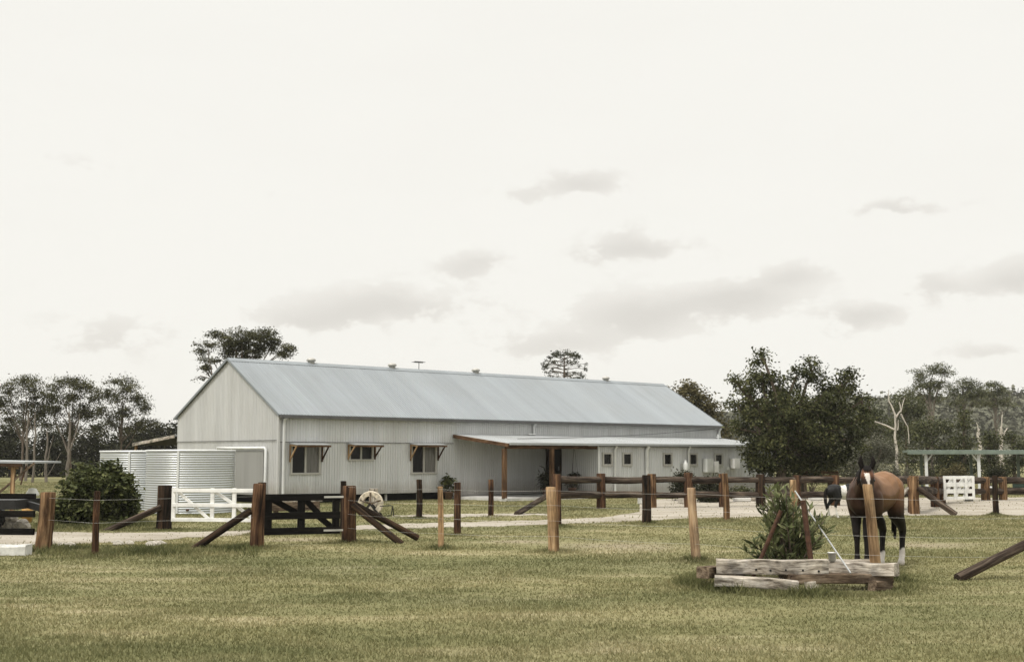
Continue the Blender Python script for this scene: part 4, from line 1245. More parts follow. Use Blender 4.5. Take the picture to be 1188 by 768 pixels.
for i in range(34):
    t = i / 33
    a = Vector((0.36, -0.02, 1.40)).lerp(Vector(hd(0.88, 0, 1.475)), t)
    m.tube([a + Vector((0, 0.02, 0)), a + Vector((0.015, -0.075, -0.01)), a + Vector((0.03, -0.115 - random.uniform(0, .03), -0.16 - random.uniform(0, 0.08)))], [0.022, 0.018, 0.006], 6)
m.build('mane', M['hair'], hs)
m = MB()
for i in range(9):
    y = (i - 4) * 0.008
    m.tube([hd(0.90, y, 1.495), hd(0.99, y * 1.6, 1.46), hd(1.045 , y * 1.3, 1.425 + random.uniform(-.02, .02))], [0.014, 0.010, 0.003], 6)
m.build('forelock', M['hair'], hs)
m = MB()
for i in range(26):
    a = random.uniform(0, 6.28); r = random.uniform(0, 0.03)
    o = Vector((math.cos(a) * r, math.sin(a) * r, 0))
    m.tube([Vector((-0.885, 0, 1.24)) + o * 0.5, Vector((-0.965, 0.0, 1.12)) + o, Vector((-0.975, 0, 0.8)) + o * 1.6, Vector((-0.93, 0.0, 0.42 + random.uniform(-.06, .1))) + o * 1.2], [0.02, 0.019, 0.015, 0.004], 6)
m.build('tail', M['hair'], hs)

# black and white pony beyond, its forehand hidden by the bay
def pinto(co):
    x, y, z = co
    K, Wt = (0.012, 0.012, 0.012), (0.66, 0.64, 0.60)
    if -0.28 < x + 0.08 * math.sin(z * 7) < 0.02 : return Wt
    if z < 0.42 + 0.05 * math.sin(y * 30): return Wt
    if x > 1.0 and abs(y) < 0.05: return Wt
    return K
pneck = [(0.42, 0.0, 1.12, 0.22, 0.72, 1.2), (0.62, 0.0, 1.05, 0.17, 0.66, 1.1), (0.82, 0.0, 0.86, 0.13, 0.66, 1.1), (0.95, 0.0, 0.66, 0.11, 0.75, 1.05)]
php = [[(0.97, 0, 0.62, 0.105, 0.85), (1.02, 0, 0.50, 0.10, 0.9), (1.05, 0, 0.30, 0.075, 0.9), (1.06, 0, 0.12, 0.062, 1.0)]]
pl = gnd(966, 601)
PH = R(22)
k = 0.63
pony = horse('pony', 'small black and white pony with white socks, half hidden behind the bay horse', pl + Vector((0.66 * k * math.cos(PH) , 0.66 * k * math.sin(PH) + 0.05, 0)), PH, k, pinto, pneck, php,
             [(0.12, 0.0, 0), (-0.12, 0.06, 0)], [(0.15, -0.05, 0), (-0.15, 0.12, 0)], voxel=0.022)
m = MB()
for i in range(20):
    a = random.uniform(0, 6.28); r = random.uniform(0, 0.04); o = Vector((math.cos(a) * r, math.sin(a) * r, 0))
    m.tube([Vector((-0.885, 0, 1.24)) + o * 0.5, Vector((-0.98, 0.0, 1.08)) + o, Vector((-0.97, 0, 0.7)) + o * 1.5, Vector((-0.93, 0, 0.36 + random.uniform(-.06, .1))) + o], [0.03, 0.028, 0.02, 0.005], 6)
m.build('tail', M['hair'], pony)
m = MB()
for i in range(24):
    t = i / 23
    a = Vector((0.36, 0, 1.40)).lerp(Vector((0.95, 0, 0.80)), t)
    m.tube([a + Vector((0, -0.02, 0)), a + Vector((0.02, 0.085, 0.0)), a + Vector((-0.02, 0.12, -0.2))], [0.024, 0.02, 0.006], 6)
m.build('mane', M['hair'], pony)

# ================================================================== SHELTERS
# green-roofed shelter at the right
Ys = 52.0
a = gx(1052, Ys); 
t = thing('open_shelter', 'low open shelter with pale green roof sheet on slim steel posts', 'shelter', a, R(-15))
zt, zb = at(1100, 522.8, Ys).z, at(1100, 526.8, Ys).z
Ls = (at(1215, 524, Ys) - at(1052, 524, Ys)).x
b = MB(); b.bar((0, 1.6, (zt+zb)/2 + 0.05), (Ls, 1.6, (zt+zb)/2 + 0.05), 0.10, 3.6, bev=0.01); b.build('roof', M['green_steel'], t)
b = MB(); b.bar((0.02, -0.22, (zt+zb)/2), (Ls, -0.22, (zt+zb)/2), zt - zb, 0.05); b.build('gutter', M['green_steel'], t)
for px, mm in ((1073, 'trim'), (1130, 'trim'), (1183, 'dark_green')):
    x = (at(px, 524, Ys) - at(1052, 524, Ys)).x
    for y in (-0.05, 3.0):
        b = MB(); b.box(x - 0.06, x + 0.06, y, y + 0.1, 0, zb - 0.02)
        b.bar((x, y + 0.05, zb - 0.35), (x - 0.25 if mm == 'trim' and px > 1100 else x + 0.25, y + 0.05, zb - 0.02), 0.05, 0.05)
        b.build('post', M[mm] if y < 1 else M['green_steel'], t)
x0, x1 = (at(1165, 524, Ys) - at(1052, 524, Ys)).x, (at(1185, 524, Ys) - at(1052, 524, Ys)).x
b = MB(); b.box(x0, x1, 0.0, 0.05, at(0, 572, Ys).z, at(0, 555, Ys).z)
for f in np.linspace(0.1, 0.9, 5): b.box(x0 + 0.02, x1 - 0.02, -0.012, 0.0, at(0, 572, Ys).z * (1-f) + at(0, 555, Ys).z * f - 0.01, at(0, 572, Ys).z * (1-f) + at(0, 555, Ys).z * f + 0.01)
b.build('side_panel', M['dark_green'], t)
# timber lean-to at the far left
Yl = 32.0
a = gx(16, Yl)
t = thing('timber_lean_to', 'small open lean-to with pale roof sheet and a tan timber post at the left edge', 'shelter', a, 0)
zr = at(16, 536, Yl).z
xl, xr = (at(-40, 536, Yl) - at(16, 536, Yl)).x, (at(30.5, 536, Yl) - at(16, 536, Yl)).x
b = MB(); b.bar((xl, 1.2, zr + 0.02), (xr, 1.2, zr - 0.01), 0.05, 2.6); b.build('roof', M['low_roof'], t)
b = MB(); b.bar((xl, -0.12, zr - 0.07), (xr - 0.05, -0.12, zr - 0.08), 0.09, 0.05); b.build('beam', M['dark_wood'], t)
b = MB(); b.box(-0.045, 0.05, -0.05, 0.05, 0, zr - 0.1, 0.01); b.bar((-0.12, 0, zr - 0.16), (0.14, 0, zr - 0.16), 0.05, 0.08); b.build('post', M['tan_wood'], t)
b = MB(); b.bar(at(-8, 577, Yl) - a, at(40, 537, Yl) - a, 0.05, 0.05); b.build('brace', M['brown_sleeper'], t)
b = MB(); b.box(xl + 0.1, xl + 0.2, 0, 0.1, 0, zr - 0.1); b.build('post', M['brown_sleeper'], t)
b = MB(); b.bar(at(24, 562, Yl) - a, at(31, 540, Yl) - a, 0.03, 0.03); b.build('brace', M['rust'], t)

# ================================================================== SMALL THINGS AROUND THE YARD
a = gnd(0, 645); c = gnd(33.5, 644)
b = MB(); b.bar(Vector((-1.5, 0, 0.09)), Vector(((c - a).x, 0.0, 0.08)), 0.19, 0.3, bev=0.03, jit=0.006)
tag(b.build('whitewashed_block', M['white_block'], None, a + Vector((0, 0.15, 0))), 'long whitewashed block lying on the grass in front of the black board gate', 'block')
# white hose reel / cable drum
hc_ = gnd(430, 598.5)
t = thing('hose_reel', 'round coil of pale hose on a stand beside the braced gatepost', 'hose reel', hc_)
b = MB(); rad = 13 * hc_.y / F; zc = rad + 0.03
for k in range(5):
    for j in range(3):
        r = rad * (0.72 + 0.075 * k); y = -0.09 + 0.09 * j
        b.tube([(r * math.cos(x), y + 0.01 * math.sin(x * 3), zc + r * math.sin(x)) for x in np.linspace(0, 2 * math.pi, 26)], 0.024, 6, False)
b.build('hose', M['rope'], t)
b = MB()
for x in range(5):
    an = x * math.pi / 2.5 + .3
    b.bar((0, -0.15, zc), (rad * 0.98 * math.cos(an), -0.15, zc + rad * 0.98 * math.sin(an)), 0.045, 0.02)
b.tube([(0, -0.2, zc), (0, 0.2, zc)], 0.05, 8); b.build('spokes', M['brown_sleeper'], t)
b = MB()
for y in (-0.19, 0.19):
    b.bar((-0.3, y, 0.0), (0, y, zc), 0.04, 0.03); b.bar((0.3, y, 0.0), (0, y, zc), 0.04, 0.03)
b.build('stand', M['black_steel'], t)
p = gx(434, 34.5)
b = MB(); b.box(-0.12, 0.12, -0.1, 0.1, 0, at(434, 566.5, 34.5).z, 0.02)
tag(b.build('grey_post', M['grey_wood'], None, p), 'short silvery post standing behind the coiled pale hose', 'post')
p = gx(452, 33.0)
t = thing('wire_stand', 'little bent black wire stand on the grass right of the coiled hose', 'stand', p)
b = MB(); b.tube([(-0.25, 0, 0.28), (0.05, 0, 0.3), (0.1, 0, 0.28), (0.06, 0, 0.05), (-0.08, 0, 0.0)], 0.014, 6); b.build('wire_frame', M['black_steel'], t)
b = MB(); b.tube([(0.1, 0, 0.28), (0.1, 0.3, 0.0)], 0.014, 6); b.build('leg', M['black_steel'], t)
# plank seat by the wall seen through the black gate, white trough behind
a, c = gx(316, 34.0), gx(371, 34.6)
t = thing('plank_bench', 'weathered plank bench seen through the black timber gate', 'bench', a)
z1, z0 = at(340, 582.5, 34.2).z, at(340, 592.5, 34.2).z
dv = c - a
b = MB(); b.bar((0, 0, (z0+z1)/2), (dv.x, dv.y, (z0+z1)/2), z1 - z0, 0.07, bev=0.01); b.build('apron', M['brown_sleeper'], t)
b = MB(); b.bar((0, 0.22, z1 + 0.025), (dv.x, dv.y + 0.22, z1 + 0.025), 0.045, 0.44, bev=0.008); b.build('seat', M['grey_wood'], t)
for f in (0.06, 0.94):
    for y in (0.07, 0.36):
        b = MB(); b.box(dv.x * f - 0.04, dv.x * f + 0.04, dv.y * f + y, dv.y * f + y + 0.07, 0, z1); b.build('leg', M['brown_sleeper'], t)
# firewood / stones heap by the left board gate
for k, (px, py, r) in enumerate(((4, 609, .10), (11, 607, .12), (18, 608.5, .10), (25, 607, .13), (8, 602, .1), (30, 609, .09), (15, 602.5, .09))):
    Yk = 27.0; p = at(px, py, Yk); base = Vector((p.x, p.y, max(0, p.z - r)))
    b = MB(); b.sphere((0, 0, r), (r * 1.3, r * 1.2, r), rough=0.12)
    o = b.build('field_stone', M['stone'], None, Vector((p.x, p.y, 0) if k not in (4, 6) else (p.x, p.y, 0.17)))
    tag(o, 'pale rounded stone in the heap seen under the black board gate', 'stone', 'stones heaped under the board gate')
for px, py, r in ((137, 633, .07), (150, 632, .06), (176, 636, .09), (186, 634.5, .08), (181, 632, .06), (72, 634, .06), (81, 635, .07)):
    p = gnd(px, py); b = MB(); b.sphere((0, 0, r * 0.5), (r * 1.5, r * 1.2, r), rough=0.12)
    tag(b.build('field_stone', M['stone'], None, p), 'pale stone lying on the grass verge along the left gravel track', 'stone', 'stones along the left track')
# white pail and yellow tub in the left field
p = gx(41, 34.0)
t = thing('feed_pail', 'white pail on a thin stake beyond the black board gate', 'pail', p)
zq = at(40, 575, 34).z
b = MB(); b.tube([(0, 0, 0), (0, 0, zq)], 0.012, 6); b.build('stake', M['rust'], t)
b = MB(); b.lathe([(0.0, zq - 0.02), (0.15, zq - 0.02), (0.19, zq + 0.04), (0.10, zq + 0.2), (0, zq + 0.22)], 14, (-0.04, 0, 0)); b.build('pail', M['white_plastic'], t)
p = gx(34.5, 30.0); zq = at(34, 592, 30).z
b = MB(); b.lathe([(0, 0), (0.11, 0), (0.14, zq + 0.1), (0.12, zq + 0.1), (0.1, 0.03), (0, 0.03)], 14)
tag(b.build('feed_tub', M['yellow'], None, p), 'faded yellow tub on the ground behind the black board gate', 'tub')
# dark trailer behind the left gate
p = gx(-8, 25.5)
t = thing('farm_trailer', 'dark farm trailer with sloping drawbar behind the black board gate', 'trailer', p)
z1, z0 = at(0, 580, 25.5).z, at(0, 591, 25.5).z
xr = (at(22, 580, 25.5) - at(-8, 580, 25.5)).x
b = MB(); b.box(-1.4, xr, 0.0, 1.3, z0, z1, 0.04); b.build('tray', M['black_steel'], t)
b = MB(); b.bar((xr - 0.05, 0.6, z1 - 0.1), (xr + 0.36, 0.6, z0 - 0.02), 0.14, 0.14); b.build('drawbar', M['black_steel'], t)
for y in (-0.08, 1.38):
    b = MB(); b.tube([(-0.55, y - 0.07, 0.29), (-0.55, y + 0.07, 0.29)], 0.29, 18); w = b.build('tyre', M['black_steel'], t)
    b = MB(); b.tube([(-0.55, y - 0.085, 0.29), (-0.55, y + 0.085, 0.29)], 0.15, 14); b.build('rim', M['trim'], w)
b = MB(); b.tube([(xr + 0.3, 0.6, 0.0), (xr + 0.3, 0.6, z0)], 0.03, 6); b.build('jockey_leg', M['black_steel'], t)

# pale blocks edging the yard, orange timber stack, trough
def block(label, px0, px1, py0, py1, Y, mat, dep=0.3, name='edging_block', grp='blocks and logs edging the gravel yard'):
    a = gx((px0 + px1) / 2, Y); w = (px1 - px0) * Y / F
    h = max(0.08, (py1 - py0) * Y / F)
    b = MB(); b.bar((-w/2, 0, h/2), (w/2, 0.02, h/2), h, dep, bev=0.03, jit=0.008)
    tag(b.build(name, M[mat], None, a), label, 'block', grp)
block('pale upright stone block under the rail fence left of the dark clipped bush', 787, 794, 571, 584, 41.6, 'stone', 0.25)
block('long pale log on the ground behind the rail fence, just right of the orange-brown post', 850, 869, 577, 582, 43.5, 'concrete')
block('second long pale log behind the rail fence, under the left side of the big tree', 871, 884, 576.5, 581.5, 44.0, 'grey_wood')
block('pale block beneath the rail fence, right of the oleander top', 938, 952, 576, 581.5, 44.5, 'concrete')
block('dark log lying behind the rail fence at the foot of the big tree', 895, 935, 575, 580, 46.0, 'brown_sleeper')
block('small white block beside the downpipe behind the rail fence', 740, 745, 576, 584, 41.5, 'white_block', 0.2)
block('white water trough seen through the rails left of the dark lawn-edge post', 1144.5, 1153, 564, 569.5, 56, 'white_plastic', 0.5, 'water_trough', None)
Yk = 50.0; a = gx(930, Yk)
t = thing('timber_stack', 'stack of orange timber rails under the right side of the big tree', 'timber stack', a)
for j, (y, z) in enumerate(((0, .62), (0, .78), (0.05, .94), (0.3, .62), (0.3, .78))):
    b = MB(); b.bar((-0.1, y, z), (1.5, y + 0.05, z + 0.01), 0.11, 0.11, bev=0.01); b.build('rail', M['orange_wood'], t)
for x in (0.1, 1.2):
    b = MB(); b.box(x - 0.06, x + 0.06, -0.1, 0.42, 0, 0.56); b.build('bearer', M['brown_sleeper'], t)

# pots by the porch
def pot_plant(name, label, px, D_, zpx, spread, leafn, mat, asp, leaf, h, potr=0.17, poth=0.26, loose=0.16):
    a, _ = hit(px, 560, D_)
    p = A + U * a - V * D_
    zb = zpx
    t = thing(name, label, 'potted plant', Vector((p.x, p.y, zb)))
    b = MB(); b.lathe([(0, 0), (potr * 0.7, 0), (potr, poth), (potr * 1.1, poth), (potr * 1.1, poth + 0.03), (potr * 0.92, poth + 0.03), (potr * 0.85, poth - 0.03), (0, poth - 0.03)], 16); b.build('pot', M['terracotta'], t)
    cl = clumps_in([(0, 0, poth + h * 0.55, spread, spread, h * 0.5)], 34, 0.5)
    s = MB()
    for c in cl[:8]: limb(s, (0, 0, poth - 0.04), c, 0.014, 0.005, 0.1, 5, 3)
    s.build('stems', M['bark'], t)
    raw_mesh('foliage', crown(cl, leafn, loose, leaf, asp, 0.8), 4, M[mat], t)
pot_plant('potted_shrub', 'leafy potted shrub against the wall left of the porch', 520.5, 0.35, 0.0, 0.25, 12, 'bush_leaf', 0.5, 0.13, 0.62)
pot_plant('potted_shrub', 'spiky dark potted plant at the porch, left of the middle porch post', 634, 2.3, 0.1, 0.26, 9, 'under_leaf', 0.16, 0.3, 0.75)
pot_plant('potted_shrub', 'grey-green potted shrub on the porch behind the rails', 664, 2.0, 0.1, 0.34, 14, 'grey_leaf', 0.4, 0.1, 0.5)
pot_plant('potted_shrub', 'dark low potted plant at the right end of the porch behind the rails', 676, 1.8, 0.1, 0.28, 12, 'under_leaf', 0.4, 0.13, 0.4)
# hanging basket under the porch roof
a, z = hit(666, 552, 2.2); p = A + U * a - V * 2.2
t = thing('hanging_basket', 'dark hanging basket plant under the right end of the porch roof', 'hanging basket', Vector((p.x, p.y, z)))
b = MB(); b.lathe([(0, -0.1), (0.1, -0.08), (0.15, 0.03), (0.16, 0.05)], 14); b.build('basket', M['dark_wood'], t)
b = MB()
for an in (0, 2.1, 4.2): b.tube([(0.15 * math.cos(an), 0.15 * math.sin(an), 0.05), (0, 0, LO + 0.0 - z)], 0.006, 5)
b.build('chain', M['black_steel'], t)
raw_mesh('foliage', crown(clumps_in([(0, 0, 0.06, 0.17, 0.17, 0.08)], 14), 14, 0.1, 0.1, 0.4, 0.7, 0.6), 4, M['under_leaf'], t)
# chair on the porch
a, _ = hit(683, 560, 1.4); p = A + U * a - V * 1.4
t = thing('cane_chair', 'small timber chair at the right end of the porch', 'chair', Vector((p.x, p.y, 0.1)), ROT)
b = MB(); b.box(-0.25, 0.25, -0.24, 0.24, 0.42, 0.46, 0.01); b.build('seat', M['tan_wood'], t)
b = MB()
for k in np.linspace(-0.22, 0.22, 5): b.bar((k, 0.22, 0.46), (k, 0.3, 0.92), 0.03, 0.02)
b.bar((-0.25, 0.3, 0.92), (0.25, 0.3, 0.92), 0.06, 0.03); b.build('backrest', M['tan_wood'], t)
for x in (-0.22, 0.22):
    for y in (-0.2, 0.2):
        b = MB(); b.box(x - 0.02, x + 0.02, y - 0.02, y + 0.02, 0, 0.42); b.build('leg', M['tan_wood'], t)

# ================================================================== BUSHES AND TREES
random.seed(5)
shrub('round_bush', 'big round broad-leafed bush in front of the water tanks', 'bush', 112, 28.5,
      [(112, 575, 40, 38), (85, 585, 22, 30), (140, 583, 19, 32), (106, 556, 26, 22), (128, 560, 20, 20), (112, 600, 44, 14), (74, 595, 12, 18)], 460, 42, 0.17, 0.105, M['bush_leaf'], aspect=0.6, shell=0.42, stems=16, depth=0.85)
shrub('clipped_bush', 'dark clipped bush beside the fence gap below the meter boxes', 'bush', 826, 43.0,
      [(826, 568, 15, 20), (817, 575, 10, 14), (836, 576, 8, 12)], 160, 30, 0.16, 0.09, M['under_leaf'], shell=0.5)
shrub('clipped_bush', 'dark bush with rounded top behind the rails under the third small window', 'bush', 794, 44.5,
      [(794, 556, 12, 12), (788, 566, 12, 14), (803, 565, 8, 14)], 130, 28, 0.16, 0.09, M['under_leaf'], shell=0.5)
shrub('low_shrub', 'low green shrub behind the rails just right of the orange-brown post', 'shrub', 854, 46.0,
      [(856, 571, 11, 8), (866, 572, 9, 7)], 70, 24, 0.15, 0.08, M['forest_leaf'])

big_leaf_blobs = [(925, 488, 58, 40), (890, 482, 32, 34), (968, 488, 30, 34), (885, 432, 15, 24), (886, 414, 6, 8), (862, 447, 14, 11), (849, 438, 8, 7), (906, 452, 14, 14), (924, 436, 11, 20), (943, 430, 12, 16), (958, 452, 13, 15), (978, 446, 14, 16), (988, 436, 7, 7), (1000, 466, 10, 13), (1004, 484, 7, 12), (854, 470, 11, 10), (858, 498, 11, 12), (872, 520, 14, 16), (900, 524, 40, 24), (945, 526, 40, 22), (888, 538, 22, 13), (932, 541, 26, 12), (968, 530, 22, 18), (990, 508, 15, 22)]
tree('broadleaf_tree', 'big dense dark green broadleaf tree at the right end of the shed house', 'tree', 906, 50.0, big_leaf_blobs, 680, 58, 0.33, 0.128, M['dark_leaf'], M['bark'], 0.24, 480, depth=0.9, shell=0.45, nlimb=20, aspect=0.55, flat=0.8)
tree('broadleaf_tree', 'olive-brown leafy tree just beyond the right end of the roof ridge', 'tree', 806, 66.0,
     [(806, 468, 26, 22), (792, 456, 18, 15), (818, 472, 20, 22), (815, 490, 26, 20), (835, 505, 20, 18), (780, 452, 10, 8), (804, 447, 14, 10), (845, 520, 20, 20)], 210, 40, 0.4, 0.16, M['olive_leaf'], M['bark'], 0.2, 480, nlimb=10, aspect=0.6)
# umbrella-crowned gum behind the gable
tree('gum_tree', 'spreading umbrella-topped gum tree rising behind the gable', 'tree', 272, 72.0,
     [(283, 393, 30, 13), (300, 402, 26, 14), (268, 398, 22, 12), (262, 408, 18, 8), (250, 388, 14, 5), (240, 399, 14, 6), (232, 408, 8, 4), (286, 412, 20, 8), (316, 398, 12, 12), (336, 404, 11, 7), (328, 410, 9, 5), (246, 418, 16, 5), (238, 428, 9, 6), (310, 386, 14, 6), (232, 436, 5, 5)],
     330, 44, 0.28, 0.13, M['gum'], M['bark'], 0.13, 405, nlimb=40, flat=0.55, shell=0.6, droop=0.5)
# left gums
gm = dict(nclump=340, per=36, rad=0.38, leaf=0.135, lm=M['gum'], bm_=M['bark'], group='gum trees beyond the left field', shell=0.65, nlimb=46, flat=0.6, droop=0.6, depth=0.9)
tree('gum_tree', 'tall airy gum tree at the far left, behind the lean-to roof', 'tree', 26, 80.0,
     [(28, 442, 20, 8), (12, 452, 16, 9), (40, 452, 16, 11), (2, 468, 16, 12), (30, 470, 20, 12), (46, 478, 14, 14), (54, 458, 10, 10), (52, 492, 14, 10), (12, 486, 18, 10), (-14, 460, 18, 14), (30, 490, 16, 10)], trunk_r=0.09, trunk_top=470, **gm)
tree('gum_tree', 'tall airy gum tree in the middle of the left row, behind the round bush', 'tree', 82, 82.0,
     [(82, 442, 24, 8), (66, 448, 16, 9), (98, 448, 18, 10), (112, 458, 10, 12), (84, 462, 20, 12), (64, 474, 14, 12), (96, 478, 16, 12), (72, 492, 16, 10), (84, 500, 14, 8), (108, 480, 14, 12), (112, 496, 12, 9), (60, 460, 10, 9)], trunk_r=0.09, trunk_top=470, **gm)
gm2 = dict(gm); gm2['nclump'] = 290
tree('gum_tree', 'open-crowned gum tree at the right end of the left row, nearest the house', 'tree', 140, 84.0,
     [(142, 442, 14, 6), (130, 442, 9, 6), (150, 450, 12, 8), (136, 462, 14, 10), (160, 462, 12, 9), (170, 474, 9, 8), (144, 480, 16, 10), (130, 488, 10, 12), (162, 490, 12, 8), (124, 458, 9, 10), (118, 478, 9, 10), (150, 497, 16, 8), (172, 490, 10, 8)], trunk_r=0.08, trunk_top=470, **gm2)
for k, (px, Yk, bl, lab) in enumerate((
    (12, 92, [(8, 520, 26, 22), (24, 530, 22, 18), (-12, 525, 24, 24), (10, 505, 20, 12)], 'dark understorey thicket at the far left below the gum trees'),
    (60, 94, [(58, 520, 24, 22), (76, 530, 22, 20), (44, 528, 18, 20), (64, 506, 18, 12), (60, 545, 26, 12)], 'dark understorey thicket behind the thin pale trunks in the left field'),
    (108, 93, [(104, 520, 24, 20), (122, 530, 22, 20), (90, 530, 18, 20), (112, 505, 18, 12), (104, 545, 26, 12)], 'dark understorey thicket behind the top of the round bush'),
    (152, 95, [(150, 515, 26, 18), (170, 520, 22, 20), (136, 526, 18, 20), (164, 503, 16, 10), (152, 540, 26, 14)], 'dark understorey thicket above the water tanks'),
    (188, 96, [(186, 503, 14, 12), (176, 510, 12, 12), (198, 508, 14, 14), (206, 498, 10, 10), (188, 530, 20, 20)], 'small dark tree showing above the carport roof left of the gable'))):
    tree('scrub_tree', lab, 'tree', px, Yk, bl + [(px + 14, 540, 26, 16), (px - 14, 542, 26, 16), (px, 515, 24, 12)], 300, 34, 0.55, 0.2, M['under_leaf'], M['bark'], 0.1, None, 'understorey beyond the left field', nlimb=4, aspect=0.6, shell=0.5)
def bare_trunk(name, label, px, Y, top, r, forks, mat='gum_bark', group=None, cat='tree'):
    base = gx(px, Y); t = thing(name, label, cat, base, 0, group)
    zt = at(px, top, Y).z
    b = MB(); pts = [Vector((random.uniform(-1, 1) * r * 0.8, random.uniform(-1, 1) * r * .5, zt * k / 6)) for k in range(7)]
    b.tube(pts, [r * (1.25 - 0.7 * k / 6) for k in range(7)], 8); b.build('trunk', M[mat], t)
    for (x0, y0, x1, y1, rr) in forks:
        p0, p1 = at(x0, y0, Y) - base, at(x1, y1, Y) - base
        b = MB(); limb(b, p0, p1, rr, rr * 0.5, 0.08, 6, 4); b.build('limb', M[mat], t)
    return t
bare_trunk('young_gum', 'thin straight pale trunk in the left field, left of a forked one', 39.5, 74, 478, 0.07, [(39.5, 505, 31, 480, .03)], group='thin pale trunks in the left field')
bare_trunk('young_gum', 'pale forked trunk in the left field, just left of the round bush', 54, 75, 500, 0.08, [(54, 540, 62, 505, .045), (55, 552, 70, 525, .03)], group='thin pale trunks in the left field')
bare_trunk('young_gum', 'pale leaning trunk with a side branch above the lean-to roof', 31, 78, 476, 0.085, [(31, 520, 20, 490, .045)], group='thin pale trunks in the left field')
bare_trunk('young_gum', 'stout pale trunk behind the top of the round bush', 79, 79, 478, 0.10, [(79, 530, 92, 480, .065), (79, 525, 66, 492, .045)], group='thin pale trunks in the left field')

# bunya pine above the ridge
Yb = 95.0; base = gx(655, Yb)
t = thing('bunya_pine', 'dome-topped pine with tufted bare branches above the roof ridge', 'tree', base)
b = MB(); zt = at(655, 409, Yb).z; k = Yb / F
b.tube([(0, 0, 0), (0, 0, zt * 0.6), (0.0, 0, zt)], [0.22, 0.13, 0.03], 8)
tips = []
for lev in np.linspace(0, 1, 12):
    y_px = 411 + lev * 44
    zc = at(655, y_px, Yb).z
    Rr = 29 * math.sqrt(max(0.02, 1 - ((y_px - 436) / 28.0) ** 2)) * k
    for j in range(9):
        an = rng.uniform(0, 6.28); r = Rr * rng.uniform(0.8, 1.04)
        tip = Vector((r * math.cos(an), r * math.sin(an), zc + rng.uniform(-.12, .12)))
        b.tube([(0, 0, zc - 0.15), tip * 0.55 + Vector((0, 0, (zc + 0.1) * 0.45)), tip], [0.022, 0.016, 0.009], 5)
        tips.append(tuple(tip)); tips.append(tuple(tip * 0.97 + Vector((0, 0, zc * 0.03))))
b.build('trunk', M['bark'], t)
for px, py in ((648, 409), (655, 408), (663, 409), (670, 413), (644, 411), (660, 411), (652, 412), (667, 411)): 
    p = at(px, py, Yb) - base
    for _ in range(4): tips.append((p.x + rng.uniform(-.2, .2), rng.uniform(-.6, .6), p.z + rng.uniform(-.12, .1)))
raw_mesh('crown', crown(np.array(tips), 20, 0.17, 0.14, 0.4, 0.8), 4, M['bunya_leaf'], t)

# right-hand woodland, tree by tree
def wood_tree(lab, px, Y, bl, mat, n=170, per=34, rad=0.5, leaf=0.17, r=0.13, top=None, name='woodland_tree', grp='woodland trees at the right', bark='bark', **kw):
    return tree(name, lab, 'tree', px, Y, bl, n, per, rad, leaf, M[mat], M[bark], r, top, grp, **kw)
gf = dict(flat=0.5, shell=0.65, nlimb=24, droop=0.3)
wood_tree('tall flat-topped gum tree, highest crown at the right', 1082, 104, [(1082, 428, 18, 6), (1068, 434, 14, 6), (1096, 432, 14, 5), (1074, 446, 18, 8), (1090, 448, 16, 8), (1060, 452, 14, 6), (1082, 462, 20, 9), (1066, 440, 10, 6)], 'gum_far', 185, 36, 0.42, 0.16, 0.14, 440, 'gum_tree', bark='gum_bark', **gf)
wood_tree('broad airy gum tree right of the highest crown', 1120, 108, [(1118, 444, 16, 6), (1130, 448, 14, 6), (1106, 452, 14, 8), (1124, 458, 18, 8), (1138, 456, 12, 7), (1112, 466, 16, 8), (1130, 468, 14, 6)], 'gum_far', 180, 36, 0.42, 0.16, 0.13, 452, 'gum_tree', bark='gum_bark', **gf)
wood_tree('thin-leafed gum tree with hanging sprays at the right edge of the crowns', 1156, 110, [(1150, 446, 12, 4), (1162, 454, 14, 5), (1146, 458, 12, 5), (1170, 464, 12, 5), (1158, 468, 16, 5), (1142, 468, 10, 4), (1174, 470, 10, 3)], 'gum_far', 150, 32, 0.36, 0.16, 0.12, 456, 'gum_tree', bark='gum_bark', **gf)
wood_tree('dark leafy tree left of the flat-topped gums', 1052, 92, [(1052, 462, 14, 10), (1046, 474, 18, 14), (1062, 476, 16, 14), (1056, 498, 22, 18), (1040, 500, 16, 20)], 'forest_leaf', 190)
wood_tree('rounded green tree above the left end of the shelter roof', 1076, 84, [(1076, 494, 20, 14), (1090, 500, 18, 14), (1066, 505, 16, 14), (1082, 520, 28, 16), (1060, 530, 20, 20), (1098, 525, 14, 14), (1080, 545, 26, 14)], 'forest_leaf', 230)
wood_tree('tapering dark conifer-like tree above the middle of the shelter roof', 1119, 82, [(1118, 482, 7, 9), (1118, 496, 10, 12), (1119, 512, 14, 14), (1117, 535, 18, 18), (1118, 550, 20, 12)], 'dark_leaf', 150)
wood_tree('small dark shrubby tree behind the right half of the shelter', 1148, 80, [(1148, 508, 10, 10), (1152, 522, 12, 10), (1144, 536, 14, 14), (1156, 548, 14, 12)], 'dark_leaf', 110)
wood_tree('dark shrubby tree at the right edge above the shelter roof', 1176, 79, [(1174, 506, 11, 9), (1180, 520, 12, 10), (1174, 540, 14, 14), (1190, 535, 14, 16), (1200, 520, 16, 18)], 'dark_leaf', 130)
wood_tree('green tree partly hidden behind the big dense tree on its right', 1010, 86, [(1006, 478, 14, 12), (1018, 482, 14, 14), (1004, 496, 18, 16), (1022, 502, 16, 18), (1012, 520, 22, 18), (996, 462, 8, 8), (1032, 525, 18, 20)], 'forest_leaf', 210)
wood_tree('low dark tree under the right side of the big dense tree', 990, 70, [(985, 530, 20, 16), (1000, 540, 18, 14), (972, 540, 18, 14), (955, 548, 16, 12)], 'forest_leaf', 130, top=545)
